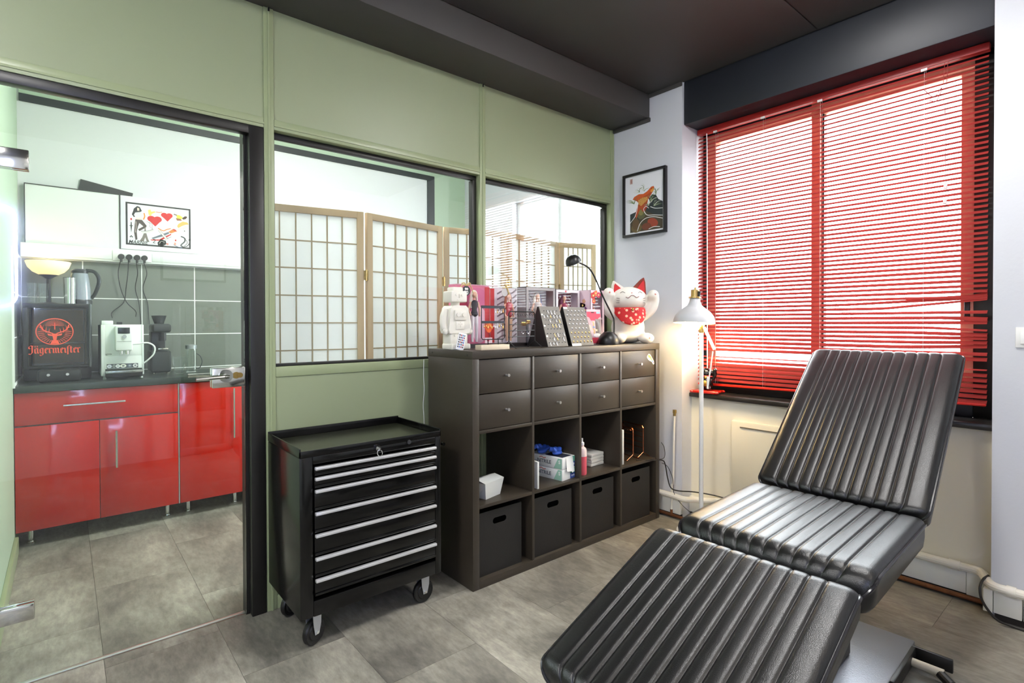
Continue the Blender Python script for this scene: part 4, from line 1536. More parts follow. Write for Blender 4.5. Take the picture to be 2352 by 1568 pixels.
# remote
Tr = place((-1.447, -0.25, ST), rad(-20)) @ Matrix.Rotation(rad(14), 4, 'Y') @ Matrix.Rotation(rad(-8), 4, 'X')
rm = thing('remote_control', 'small white remote control with coloured buttons leaning on the robot', 'remote', (-1.447, -0.25, ST))
MB(Tr).box(-0.02, 0.02, -0.004, 0.004, 0, 0.085, bev=0.002).build('case', mat('white_plastic'), rm)
cols = [(60, 60, 64), (180, 50, 50), (70, 100, 180), (90, 130, 190), (180, 90, 80), (70, 120, 120)]
for r_ in range(6):
    for c_ in range(4):
        xx, zz = -0.012 + 0.008 * c_, 0.012 + 0.0115 * r_
        MB(Tr).box(xx - 0.0026, xx + 0.0026, -0.0052, -0.0038, zz, zz + 0.007).build('button', ink(cols[(c_ * 2 + r_) % 6] if c_ else (60, 60, 64)), rm)

# doll boxes
CLR = glass_mat('doll_box_film', (253, 252, 253), 0.04, 1.25)
SKIN = mat('doll_skin', (224, 176, 146), 0.5)


def doll(t, T, hair, top, leg, h=0.26, arm=True):
    """small fashion doll standing in its box"""
    s = h / 0.29
    mb = MB(T @ Matrix.Scale(s, 4))
    mb.ball((0, 0, 0.268), (0.014, 0.015, 0.019), 12, 8)
    mb.cyl((0, 0, 0.235), (0, 0, 0.255), 0.006, 8)
    mb.tube([(-0.02, 0, 0.228), (-0.036, -0.004, 0.19), (-0.026, -0.016, 0.155)], [0.007, 0.006, 0.005], 8)
    mb.tube([(0.02, 0, 0.228), (0.03, 0, 0.19), (0.028, -0.006, 0.15)], [0.007, 0.006, 0.005], 8)
    mb.build('doll_body', SKIN, t)
    mb = MB(T @ Matrix.Scale(s, 4))
    mb.lathe([(0.012, 0.148), (0.021, 0.16), (0.014, 0.186), (0.021, 0.215), (0.018, 0.232), (0.006, 0.238)], n=14)
    mb.build('doll_top', top, t)
    mb = MB(T @ Matrix.Scale(s, 4))
    for q in (-1, 1):
        mb.tube([(q * 0.01, 0, 0.155), (q * 0.013, 0, 0.08), (q * 0.012, 0, 0.012)], [0.012, 0.009, 0.006], 10)
    mb.build('doll_legs', leg, t)
    mb = MB(T @ Matrix.Scale(s, 4))
    mb.ball((0, 0.005, 0.272), (0.019, 0.016, 0.022), 12, 8)
    mb.tube([(-0.014, 0.004, 0.27), (-0.02, 0.002, 0.23), (-0.019, 0.0, 0.195)], [0.009, 0.009, 0.004], 8)
    mb.tube([(0.014, 0.006, 0.27), (0.018, 0.006, 0.235)], [0.008, 0.005], 8)
    mb.build('doll_hair', hair, t)


def doll_box(label, x0, x1, yf, yb, h, back, side, base, hair, top, leg, inset=0.0, frontframe=None):
    t = thing('doll_box', label, 'box', ((x0 + x1) / 2, (yf + yb) / 2, ST), 0, 'doll boxes along the partition window')
    bm_, sm_ = ink(back, 0.45), ink(side, 0.4)
    mb = MB().box(x0, x1, yb - 0.003, yb, ST, ST + h)
    mb.build('back_card', bm_, t)
    mb = MB()
    mb.box(x0, x1, yf, yb, ST, ST + 0.018)
    mb.build('base_card', ink(base, 0.4), t)
    if frontframe:
        fw_ = 0.018
        mb = MB()
        for b in ((x0, x0 + fw_, ST + 0.018, ST + h), (x1 - fw_, x1, ST + 0.018, ST + h), (x0 + fw_, x1 - fw_, ST + h - fw_, ST + h)):
            mb.box(b[0], b[1], yf, yf + 0.002, b[2], b[3])
        mb.box(x0, x0 + 0.002, yf, yb, ST, ST + h)
        mb.box(x1 - 0.002, x1, yf, yb, ST, ST + h)
        mb.box(x0, x1, yf, yb, ST + h - 0.002, ST + h)
        mb.build('front_frame', ink(frontframe, 0.4), t)
        MB().box(x0 + fw_, x1 - fw_, yf + 0.001, yf + 0.002, ST + 0.018, ST + h - fw_).build('window_film', CLR, t)
    else:
        mb = MB()
        mb.box(x0, x1, yf, yf + 0.0006, ST + 0.018, ST + h)
        mb.box(x0, x0 + 0.0006, yf, yb, ST + 0.018, ST + h)
        mb.box(x0, x1, yf, yb, ST + h - 0.0006, ST + h)
        mb.build('window_film', CLR, t)
        mb = MB().box(x0, x1, yf, yf + 0.002, ST + h - 0.004, ST + h)
        mb.build('top_edge', sm_, t)
    doll(t, place(((x0 + x1) / 2 + 0.005, (yf + yb) / 2, ST + 0.018), rad(-15)), hair, top, leg, h * 0.86)
    return t


BLOND = mat('doll_blond_hair', (232, 224, 206), 0.5)
AUB = mat('doll_auburn_hair', (150, 88, 60), 0.5)
PURP = mat('doll_purple_hair', (120, 50, 90), 0.5)
BLKH = mat('doll_black_hair', (40, 24, 26), 0.5)
t = doll_box('pink doll box with black round tag, next to the white robot', -1.356, -1.09, -0.1, -0.02, 0.335, (222, 120, 150), (236, 190, 206), (30, 26, 28), BLOND, ink((40, 40, 46)), ink((236, 232, 234)))
A = Art((-1.356, -0.024, ST), (1, 0, 0), (0, 0, 1))
A.ell(0.08, 0.24, 0.07, 0.08, (180, 44, 78))
A.ell(0.185, 0.26, 0.07, 0.065, (214, 110, 150))
A.ell(0.2, 0.12, 0.055, 0.1, (232, 190, 204))
A.rect(0.0, 0.02, 0.06, 0.14, (120, 96, 96))
A.ell(0.065, 0.11, 0.055, 0.06, (66, 52, 52))
A.ell(0.05, 0.07, 0.03, 0.03, (190, 176, 172))
A.ell(0.11, 0.09, 0.028, 0.028, (198, 188, 184))
A.rect(0.235, 0.02, 0.27, 0.33, (206, 60, 66))
A.build('back_print', t)
A = Art((-1.356, -0.1006, ST), (1, 0, 0), (0, 0, 1))
A.ell(0.205, 0.105, 0.022, 0.026, (232, 98, 40))
A.rect(0.18, 0.098, 0.232, 0.112, (214, 80, 36))
A.text('50', 0.2, 0.005, 0.01, (210, 200, 190))
A.rect(0.178, 0.022, 0.228, 0.052, (226, 206, 210))
A.ell(0.2, 0.038, 0.008, 0.008, (226, 60, 90))
A.build('front_print', t)
mb = MB().cyl((-1.3, -0.1015, ST + 0.3), (-1.3, -0.1035, ST + 0.3), 0.026, 24)
tg = mb.build('round_tag', mat('black_tag', (36, 36, 38), 0.4), t)
A = Art((-1.315, -0.1036, ST + 0.282), (1, 0, 0), (0, 0, 1))
A.text('50', 0.0, 0.0, 0.026, (226, 224, 220), bold=0.0008)
A.ell(0.01, 0.028, 0.006, 0.006, (226, 224, 220), n=10)
A.ell(0.02, 0.028, 0.006, 0.006, (226, 224, 220), n=10)
A.build('tag_number', tg)
GR = mat('gold_ribbon', (196, 170, 110), 0.45)
mb = MB()
for a, b in (((-1.3, -0.102, ST + 0.327), (-1.33, -0.102, ST + 0.337)), ((-1.3, -0.102, ST + 0.327), (-1.272, -0.102, ST + 0.338)), ((-1.3, -0.102, ST + 0.327), (-1.35, -0.102, ST + 0.3)), ((-1.3, -0.102, ST + 0.327), (-1.255, -0.102, ST + 0.29))):
    mb.tube(smoothpath([a, ((a[0] + b[0]) / 2, a[1] - 0.004, max(a[2], b[2]) + 0.003), b], 4), 0.003, 6)
mb.build('ribbon', GR, t)
t = doll_box('red-edged silver doll box with gold ribbon behind the earring stands', -1.083, -0.885, -0.105, -0.02, 0.328, (236, 230, 232), (206, 206, 210), (40, 34, 34), AUB, ink((176, 46, 60)), ink((206, 170, 140)))
A = Art((-1.083, -0.024, ST), (1, 0, 0), (0, 0, 1))
A.rect(0.0, 0.02, 0.03, 0.325, (206, 52, 52))
for k in range(9):
    A.stroke([(0.05, 0.04 + k * 0.032), (0.1, 0.06 + k * 0.032), (0.15, 0.045 + k * 0.032), (0.195, 0.07 + k * 0.032)], 0.009, (136, 120, 126), sm=4)
A.build('back_print', t)
mb = MB()
mb.tube(smoothpath([(-1.045, -0.107, ST + 0.345), (-1.03, -0.109, ST + 0.325), (-1.015, -0.108, ST + 0.29)], 5), 0.005, 6)
mb.tube(smoothpath([(-1.06, -0.107, ST + 0.325), (-1.03, -0.11, ST + 0.327), (-1.0, -0.107, ST + 0.332)], 5), 0.003, 6)
mb.build('ribbon', GR, t)
mb = MB().cyl((-1.045, -0.1065, ST + 0.3), (-1.045, -0.1085, ST + 0.3), 0.022, 20).build('round_tag', mat('grey_tag', (176, 172, 170), 0.4), t)
t = doll_box('grey glittery doll box in the middle of the row', -0.88, -0.645, -0.1, -0.02, 0.34, (226, 220, 222), (70, 66, 66), (60, 56, 56), BLOND, ink((200, 190, 180)), ink((210, 196, 190)), frontframe=(158, 152, 150))
A = Art((-0.88, -0.024, ST), (1, 0, 0), (0, 0, 1))
for k in range(6):
    A.ring(0.075, 0.24, 0.012 + 0.011 * k, 0.014 + 0.012 * k, 0.005, (236, 232, 232) if k % 2 else (120, 104, 108), n=24)
A.stroke([(0.15, 0.3), (0.165, 0.24), (0.16, 0.18), (0.17, 0.1)], 0.012, (222, 204, 130), sm=5)
A.stroke([(0.18, 0.3), (0.195, 0.22), (0.19, 0.14)], 0.01, (186, 196, 232), sm=5)
A.build('back_print', t)
t = doll_box('white-framed doll box with dark pink swirls behind the right board', -0.64, -0.43, -0.1, -0.02, 0.335, (150, 60, 84), (234, 224, 226), (226, 214, 216), PURP, ink((170, 60, 90)), ink((196, 60, 70)), frontframe=(234, 226, 228))
A = Art((-0.64, -0.024, ST), (1, 0, 0), (0, 0, 1))
for k in range(7):
    A.ring(0.15, 0.22, 0.008 + 0.013 * k, 0.012 + 0.015 * k, 0.006, (232, 216, 220) if k % 2 else (110, 40, 60), n=24)
for k in range(5):
    A.stroke([(0.02, 0.05 + 0.03 * k), (0.08, 0.07 + 0.03 * k), (0.14, 0.055 + 0.03 * k)], 0.009, (228, 206, 212), sm=4)
A.build('back_print', t)
A = Art((-0.64, -0.1005, ST), (1, 0, 0), (0, 0, 1))
A.poly([(0.075, 0.318), (0.085, 0.334), (0.092, 0.318)], (206, 50, 70))
A.build('front_print', t)
t = doll_box('pale pink flowered doll box partly behind the white cat', -0.42, -0.29, -0.18, -0.05, 0.335, (64, 22, 30), (230, 204, 214), (140, 36, 48), BLKH, ink((110, 30, 40)), ink((90, 30, 40)), frontframe=(228, 200, 210))
A = Art((-0.4206, -0.055, ST), (0, -1, 0), (0, 0, 1))
A.rect(0.0, 0.0, 0.12, 0.33, (226, 198, 208))
for (a, b, c, r_) in ((0.06, 0.24, (200, 60, 90), .02), (0.08, 0.21, (120, 60, 130), .018), (0.045, 0.19, (214, 150, 90), .016), (0.075, 0.16, (170, 40, 60), .018), (0.05, 0.13, (110, 60, 130), .015), (0.07, 0.265, (226, 170, 150), .014)):
    for q in range(5):
        A.ell(a + r_ * .7 * math.cos(q * 1.257), b + r_ * .7 * math.sin(q * 1.257), r_ * .5, r_ * .5, c, n=8, bump=False)
    A.ell(a, b, r_ * .35, r_ * .35, (240, 210, 120), n=8)
A.build('side_print', t)
A = Art((-0.42, -0.1806, ST), (1, 0, 0), (0, 0, 1))
for (a, b, c, r_) in ((0.025, 0.3, (206, 50, 50), .02), (0.05, 0.315, (226, 120, 70), .016), (0.075, 0.305, (206, 60, 90), .016), (0.03, 0.265, (214, 90, 60), .014)):
    for q in range(5):
        A.ell(a + r_ * .7 * math.cos(q * 1.257), b + r_ * .7 * math.sin(q * 1.257), r_ * .55, r_ * .55, c, n=8, bump=False)
    A.ell(a, b, r_ * .35, r_ * .35, (250, 220, 130), n=8)
A.build('front_print', t)

# earring stand on wooden block
GOLD = mat('gold_jewellery', (210, 170, 96), 0.25, 1.0)
SILV = mat('silver_jewellery', (214, 214, 218), 0.2, 1.0)
BW = mat('black_wire', (24, 23, 24), 0.4)
es = thing('earring_stand', 'black wire earring stand on a pale wooden block', 'stand', (-1.29, -0.31, ST))
bx('wooden_block', mat('pale_birch', (224, 208, 180), 0.6, noise=(30, 0.6), dark=0.9), (-1.377, -1.2, -0.335, -0.285, ST, ST + 0.024), es, bev=0.001)
mb = MB()
fx0, fx1, fz0, fz1, fy = -1.357, -1.213, ST + 0.05, ST + 0.215, -0.31
mb.tube([(fx0 + .008, fy, fz0), (fx1 - .008, fy, fz0), (fx1, fy, fz0 + .008), (fx1, fy, fz1), (fx0, fy, fz1), (fx0, fy, fz0 + .008)], 0.0026, 6, closed=True)
for xx in (-1.317, -1.253):
    mb.tube([(xx, fy, ST + 0.02), (xx, fy, fz0)], 0.0026, 6)
mb.build('wire_frame', BW, es)
for zz in (fz1 - 0.006, fz0 + 0.085):
    bx('holed_bar', mat('dark_steel_bar', (70, 72, 78), 0.35, 0.7), (fx0, fx1, fy - 0.003, fy + 0.003, zz - 0.006, zz + 0.006), es)
random.seed(9)
for k in range(11):
    xx = fx0 + 0.012 + k * 0.0118
    for row in range(2):
        zz = (fz0 + 0.08, fz1 - 0.014)[row]
        if row == 1 and k < 6:
            continue
        L = random.uniform(0.016, 0.03)
        mb = MB().tube([(xx, fy - 0.005, zz), (xx, fy - 0.006, zz - L * .5)], 0.0009, 4)
        mb.ball((xx, fy - 0.006, zz - L * .75), (0.003, 0.002, L * .3), 8, 6)
        mb.build('earring', random.choice((GOLD, GOLD, SILV)), es)
# black wire rack
wr2 = thing('wire_jewellery_rack', 'low black wire jewellery rack with rings between stand and board', 'rack', (-1.05, -0.28, ST))
Tq = place((-1.163, -0.285, ST), rad(6))
wire_rack(wr2, 0.0, 0, 0, 0.2, 0.19, BW, T=Tq)
for k in range(9):
    xx, zz, m_ = (0.1 + 0.006 * k, 0.132, GOLD) if k < 5 else (0.14 + 0.006 * (k - 5), 0.141, GOLD)
    MB(Tq).tube([(xx, 0.008 * math.cos(t_), zz + 0.008 * math.sin(t_) - 0.006) for t_ in [2 * math.pi * q / 12 for q in range(12)]], 0.0012, 5, closed=True).build('ring', m_, wr2)
for xx in (0.11, 0.15):
    MB(Tq).tube([(xx + 0.008 * math.cos(t_), 0.003, 0.082 + 0.008 * math.sin(t_)) for t_ in [2 * math.pi * q / 12 for q in range(12)]], 0.0012, 5, closed=True).build('ring', SILV, wr2)

# two wedge display boards with studs
GBD = mat('grey_foam_board', (124, 119, 111), 0.7)
BKB = mat('black_board_side', (18, 17, 17), 0.5)
random.seed(12)
for k, (x0, x1, lab_) in enumerate(((-0.9, -0.745, 'grey slanted stud board with mixed dangling earrings'), (-0.712, -0.53, 'grey slanted ring board with rows of small gold and silver hoops'))):
    t = thing('display_board', lab_, 'display', ((x0 + x1) / 2, -0.22, ST), 0, 'jewellery boards on the shelf')
    yb_, yt_, h_ = -0.3, -0.225, 0.222
    mb = MB().prism([(yb_, 0), (-0.13, 0), (yt_ + 0.012, h_), (yt_, h_)], x0 + 0.002, x1 - 0.002, T=frame((0, 0, ST), (0, 1, 0), (0, 0, 1), (1, 0, 0)))
    mb.build('black_wedge', BKB, t, smooth=0)
    nv = Vector((0, yt_ - yb_, h_)).normalized()
    nn_ = Vector((0, -nv.z, nv.y))
    F = frame((x0, yb_, ST), (1, 0, 0), nv, nn_)
    MB(F).box(0, x1 - x0, 0, Vector((0, yt_ - yb_, h_)).length, 0.0, 0.004).build('face_board', GBD, t)
    wf = x1 - x0
    for r_ in range(8):
        nr = 6 if r_ % 2 == 0 else 5
        for c_ in range(nr):
            uu = 0.016 + (wf - 0.032) * (c_ + (0 if nr == 6 else 0.5)) / 5
            vv = 0.022 + r_ * 0.0265
            mb = MB(F)
            if k == 1:
                m_ = GOLD if r_ < 3 else SILV
                mb.tube([(uu + 0.0045 * math.cos(q), vv + 0.0055 * math.sin(q), 0.006) for q in [2 * math.pi * j / 10 for j in range(10)]], 0.0011, 4, closed=True)
                mb.build('hoop_earring', m_, t)
            else:
                mb.box(uu - 0.004, uu + 0.004, vv - 0.002, vv + 0.002, 0.004, 0.006)
                mb.build('peg', BKB, t)
                if random.random() < 0.5:
                    L = random.uniform(0.01, 0.02)
                    mb = MB(F).tube([(uu, vv, 0.008), (uu + 0.002, vv - L, 0.009)], 0.001, 4)
                    mb.ball((uu + 0.002, vv - L, 0.009), (0.0035, 0.004, 0.002), 8, 6)
                    mb.build('dangling_earring', random.choice((SILV, SILV, SILV, SILV, GOLD)), t)
    if k == 1:
        MB(F).box(0.0, 0.075, -0.002, 0.012, 0.004, 0.0055).build('paper_strip', mat('white_paper'), t)
        MB(F).box(0.0, 0.032, 0.222, 0.233, 0.004, 0.0055).build('paper_strip', mat('white_paper'), t)
    else:
        for vv in (0.18, 0.115, 0.055):
            MB(F).box(0.002, 0.014, vv, vv + 0.01, 0.004, 0.0055).build('paper_label', mat('white_paper'), t)
# pink blister pack
bp = thing('blister_pack', 'pink hanging blister pack standing behind the lamp base', 'package', (-0.4, -0.215, ST))
Tb = place((-0.41, -0.215, ST), rad(-3)) @ Matrix.Rotation(rad(-6), 4, 'X')
MB(Tb).box(-0.062, 0.062, 0.0, 0.002, 0, 0.215, bev=0.0008).build('card', mat('pink_grey_card', (206, 176, 180), 0.4), bp)
A = Art(Tb @ Vector((-0.062, -0.0002, 0)), Tb.to_3x3() @ Vector((1, 0, 0)), Tb.to_3x3() @ Vector((0, 0, 1)))
A.poly([(0.003, 0.2), (0.121, 0.2), (0.121, 0.17), (0.1, 0.16), (0.09, 0.145), (0.035, 0.145), (0.02, 0.165), (0.003, 0.17)], (218, 70, 96))
A.rect(0.003, 0.005, 0.121, 0.04, (206, 60, 80))
A.rect(0.085, 0.188, 0.118, 0.2, (160, 196, 220))
A.rect(0.04, 0.192, 0.065, 0.199, (90, 30, 40))
A.rect(0.07, 0.045, 0.118, 0.155, (138, 130, 126))
A.ell(0.02, 0.1, 0.014, 0.02, (232, 206, 190))
A.ell(0.08, 0.055, 0.03, 0.012, (240, 232, 228))
A.stroke([(0.05, 0.14), (0.056, 0.12), (0.05, 0.1), (0.058, 0.08), (0.054, 0.065)], 0.012, (206, 170, 110), sm=4)
A.ell(0.054, 0.105, 0.009, 0.007, (120, 150, 190))
A.build('print', bp)
MB(Tb).box(-0.05, 0.05, -0.02, -0.0005, 0.045, 0.15, bev=0.008).build('blister', CLR, bp)

# black desk lamp
dl = thing('desk_lamp', 'small black gooseneck desk lamp with a dome head on the shelf', 'lamp', (-0.37, -0.29, ST))
LBK = mat('black_satin_lamp', (26, 25, 24), 0.35)
MB().lathe([(0.0, 0), (0.064, 0.0), (0.066, 0.006), (0.063, 0.03), (0.052, 0.055), (0.03, 0.074), (0.0, 0.08)], (-0.38, -0.29, ST), 32).build('base', LBK, dl)
bx('base_switch', LBK, (-0.32, -0.308, -0.3, -0.27, ST + 0.02, ST + 0.055), dl, bev=0.003)
arm = smoothpath([(-0.335, -0.295, ST + 0.05), (-0.333, -0.293, ST + 0.14), (-0.345, -0.29, ST + 0.175), (-0.42, -0.285, ST + 0.28), (-0.49, -0.28, ST + 0.395), (-0.545, -0.275, ST + 0.455), (-0.625, -0.27, ST + 0.482)], 6)
MB().tube(arm, 0.0048, 8).build('gooseneck', LBK, dl)
Th = place((-0.665, -0.27, ST + 0.475)) @ Matrix.Rotation(rad(-28), 4, 'Y')
prof = [(0.046, 0.0), (0.045, 0.012), (0.038, 0.03), (0.024, 0.043), (0.0, 0.048)]
mb = MB(Th).shell(prof, n=28)
mb.shell([(r - 0.0015 if r > 0.002 else 0, z_ - 0.0015) for r, z_ in prof[::-1]], n=28, mi=1)
mb.build('lamp_head', [LBK, mat('lamp_head_inside', (226, 224, 216), 0.4)], dl, smooth=60)
MB(Th).ball((0.012, 0, 0.01), 0.012, 10, 8).build('bulb', mat('clear_bulb', (230, 228, 220), 0.15), dl)

# big white lucky cat
PL = mat('white_plush', (232, 228, 216), 0.75, sheen=0.2)
lc = thing('lucky_cat', 'large white plush lucky cat with red ears and red flowered bib', 'cat figure', (-0.13, -0.245, ST), rad(-38))
T = MOF[lc.name]
# local: faces -y
mb = MB(T)
mb.ball((0, 0.015, 0.1), (0.108, 0.092, 0.104), 24, 16)
mb.ball((0, 0.01, 0.05), (0.116, 0.1, 0.05), 24, 12)
mb.ball((0, 0.01, 0.18), (0.092, 0.08, 0.085), 24, 14)
mb.ball((0.0, -0.005, 0.283), (0.118, 0.092, 0.078), 28, 16)
mb.ball((-0.078, -0.085, 0.034), (0.042, 0.055, 0.034), 16, 10)
mb.ball((0.092, -0.08, 0.034), (0.05, 0.055, 0.034), 16, 10)
mb.tube(smoothpath([(-0.085, 0.0, 0.17), (-0.135, -0.02, 0.215), (-0.15, -0.03, 0.27), (-0.14, -0.045, 0.315)], 4), [0.036, 0.037, 0.038, 0.038, 0.038, 0.038, 0.037, 0.036, 0.035, 0.035, 0.035, 0.034, 0.034], 14)
mb.ball((-0.138, -0.047, 0.318), 0.036, 14, 10)
mb.tube(smoothpath([(0.085, 0.0, 0.17), (0.135, -0.02, 0.215), (0.155, -0.03, 0.265), (0.15, -0.045, 0.305)], 4), [0.036, 0.037, 0.038, 0.038, 0.038, 0.038, 0.037, 0.036, 0.035, 0.035, 0.035, 0.034, 0.034], 14)
mb.ball((0.148, -0.047, 0.305), 0.036, 14, 10)
mb.build('body', PL, lc, remesh=0.0055, smooth=180)
RB = mat('cat_bib_red', (196, 30, 34), 0.6)
for s in (-1, 1):
    hi = 0.42 if s > 0 else 0.4
    e = [(s * 0.03, 0.0, 0.345), (s * 0.108, 0.0, 0.308), (s * 0.09, -0.005, hi), (s * 0.07, 0.03, 0.33)]
    outer = PL if s < 0 else mat('cat_brown_patch', (140, 52, 36), 0.7)
    mb = MB(T)
    pr = [(s * 0.025, 0.352), (s * 0.112, 0.3), (s * 0.106, hi - 0.03), (s * 0.097, hi), (s * 0.08, hi - 0.012)]
    mb.prism(pr, -0.016, 0.016, T=frame((0, 0.0, 0), (1, 0, 0), (0, 0, 1), (0, -1, 0)))
    ear = mb.build('ear', outer, lc, smooth=60)
    mb = MB(T)
    pr = [(s * 0.05, 0.348), (s * 0.1, 0.318), (s * 0.096, hi - 0.03), (s * 0.09, hi - 0.018)]
    mb.prism(pr, 0.016, 0.022, T=frame((0, 0.0, 0), (1, 0, 0), (0, 0, 1), (0, -1, 0)))
    mb.build('inner_ear', RB, ear, smooth=60)


def onhead(x, z, lift=0.003):
    """point on the front of the head ellipsoid"""
    q = 1 - (x / 0.118) ** 2 - ((z - 0.283) / 0.078) ** 2
    return (x, -0.005 - 0.092 * math.sqrt(max(q, 0)) - lift, z)


FACE = mat('cat_face_line', (120, 50, 44), 0.6)
GREYL = mat('cat_grey_line', (110, 100, 92), 0.6)
MB(T).tube(smoothpath([onhead(x_, z_) for x_, z_ in ((-0.04, 0.292), (-0.025, 0.285), (-0.008, 0.3), (0.0, 0.302), (0.01, 0.3), (0.028, 0.288), (0.044, 0.296))], 4), 0.0017, 6).build('mouth', FACE, lc)
for s in (-1, 1):
    MB(T).tube(smoothpath([onhead(s * x_, z_) for x_, z_ in ((0.042, 0.318), (0.055, 0.326), (0.07, 0.318))], 4), 0.0015, 6).build('closed_eye', GREYL, lc)
    for k in range(3):
        MB(T).tube([onhead(s * 0.075, 0.283 - 0.013 * k), onhead(s * 0.092, 0.287 - 0.015 * k)], 0.0013, 6).build('whisker', GREYL, lc)
MB(T).ball(onhead(0.0, 0.318, 0.001), (0.005, 0.003, 0.004), 10, 6).build('nose', mat('cat_pink_nose', (214, 150, 140), 0.6), lc)
# bib: curved cloth draped over the chest
vs, fs = [], []
nu, nv = 20, 8
for j in range(nv + 1):
    for i in range(nu + 1):
        a = -1 + 2 * i / nu
        b = j / nv
        ang = a * rad(78) * (1 - 0.35 * b * b)
        zz = 0.222 - 0.102 * b * math.sqrt(max(0, 1 - (a * 0.92) ** 2)) - 0.004 * b
        rxy = 0.098 + 0.018 * b
        yo = 0.005
        vs.append((1.02 * rxy * math.sin(ang), yo - rxy * math.cos(ang) - 0.004, zz))
for j in range(nv):
    for i in range(nu):
        k = j * (nu + 1) + i
        fs.append((k, k + 1, k + nu + 2, k + nu + 1))


def bibmat():
    m = mat('red_flowered_cloth', (196, 26, 30), 0.7)
    nt = m.node_tree
    g = nt.nodes.new('ShaderNodeNewGeometry')
    v = nt.nodes.new('ShaderNodeTexVoronoi')
    v.inputs['Scale'].default_value = 42
    nt.links.new(g.outputs['Position'], v.inputs['Vector'])
    r = nt.nodes.new('ShaderNodeValToRGB')
    e = r.color_ramp.elements
    e[0].position, e[0].color = 0.1, lin((236, 180, 90))
    e[1].position, e[1].color = 0.42, lin((196, 26, 30))
    q = e.new(0.2)
    q.color = lin((240, 220, 200))
    q = e.new(0.36)
    q.color = lin((226, 120, 100))
    nt.links.new(v.outputs['Distance'], r.inputs['Fac'])
    nt.links.new(r.outputs['Color'], nt.nodes['Principled BSDF'].inputs['Base Color'])
    return m


mb = MB(T)
mb.add(vs, fs)
bib = mb.build('bib', bibmat(), lc, smooth=80)
md = bib.modifiers.new('thick', 'SOLIDIFY')
md.thickness = 0.005
MB(T).tube([(0.1 * math.sin(a_), 0.005 - 0.1 * math.cos(a_), 0.222) for a_ in [2 * math.pi * k / 28 for k in range(28)]], 0.006, 8, closed=True).build('collar', RB, lc)
MB(T).ball((0.0, -0.106, 0.214), 0.009, 12, 8).build('bell', GOLD, lc)
for x_, y_, z_ in ((0.152, -0.08, 0.31), (-0.138, -0.082, 0.322), (0.1, -0.133, 0.036)):
    MB(T).ball((x_, y_, z_), (0.006, 0.0035, 0.006), 10, 6).build('paw_dot', mat('cat_pink_nose'), lc)

# ------------------------------------------------------------------ shoji folding screen behind the glass
PINE = mat('pale_pine', (206, 178, 138), 0.55, noise=(8, 0.7), dark=0.85, stretch=(8, 8, 0.6))
LATT = mat('lattice_pine', (176, 158, 124), 0.6)
RICE = paper_mat('rice_paper', (250, 252, 251), 0.55)
fs_ = thing('folding_screen', 'wooden shoji folding screen with white paper panes behind the partition glass', 'folding screen', (-1.0, 0.3, 0))
J = [(-2.22, 0.35), (-1.70, 0.25), (-1.158, 0.35), (-0.736, 0.25), (-0.17, 0.35), (0.13, 0.25)]
HS = 1.83
for k in range(5):
    a, b = Vector((*J[k], 0)), Vector((*J[k + 1], 0))
    L = (b - a).length
    F = frame(a, (b - a).normalized(), (Vector((0, 0, 1)).cross((b - a).normalized())), (0, 0, 1))
    g = 0.008
    sw_ = 0.034
    mb = MB(F)
    mb.box(g, g + sw_, -0.011, 0.011, 0.02, HS, bev=0.001)
    mb.box(L - g - sw_, L - g, -0.011, 0.011, 0.02, HS, bev=0.001)
    mb.box(g + sw_, L - g - sw_, -0.01, 0.01, HS - 0.034, HS, bev=0.001)
    mb.box(g + sw_, L - g - sw_, -0.01, 0.01, 0.06, 0.12, bev=0.001)
    pf = mb.build('panel_frame', PINE, fs_)
    MB(F).box(g + sw_, L - g - sw_, 0.002, 0.0032, 0.12, HS - 0.034).build('paper', RICE, pf)
    wi = L - 2 * g - 2 * sw_
    for i in range(1, 6):
        xx = g + sw_ + wi * i / 6
        MB(F).box(xx - 0.003, xx + 0.003, -0.007, 0.002, 0.12, HS - 0.034).build('lattice_bar', LATT, pf)
    for i in range(1, 13):
        zz = HS - 0.034 - i * 0.136
        if zz > 0.14:
            MB(F).box(g + sw_, L - g - sw_, -0.006, 0.0015, zz - 0.003, zz + 0.003).build('lattice_bar', LATT, pf)
for k in (1, 2, 3, 4):
    for zz in (1.5, 0.9, 0.3):
        mb = MB().cyl((J[k][0], J[k][1] - 0.016, zz - 0.03), (J[k][0], J[k][1] - 0.016, zz + 0.03), 0.005, 10)
        mb.box(J[k][0] - 0.012, J[k][0] + 0.012, J[k][1] - 0.015, J[k][1] - 0.012, zz - 0.025, zz + 0.025)
        mb.build('hinge', mat('brass'), fs_)

# ------------------------------------------------------------------ red kitchen cabinets and worktop
REDK = mat('red_high_gloss', (190, 26, 13), 0.1, coat=0.4)
CARC = mat('cabinet_carcass', (150, 146, 140), 0.6)
HBAR = mat('steel_bar_handle', (206, 206, 200), 0.25, 1.0)
FY, CT, CB = 1.6, 0.868, 0.095


def handle(a, b, par):
    a, b = Vector(a), Vector(b)
    d = (b - a).normalized()
    mb = MB().tube([a + Vector((0, -0.032, 0)), b + Vector((0, -0.032, 0))], 0.006, 10)
    for p in (a + d * 0.04, b - d * 0.04):
        mb.cyl(p, p + Vector((0, -0.03, 0)), 0.0045, 8)
    mb.build('handle', HBAR, par)


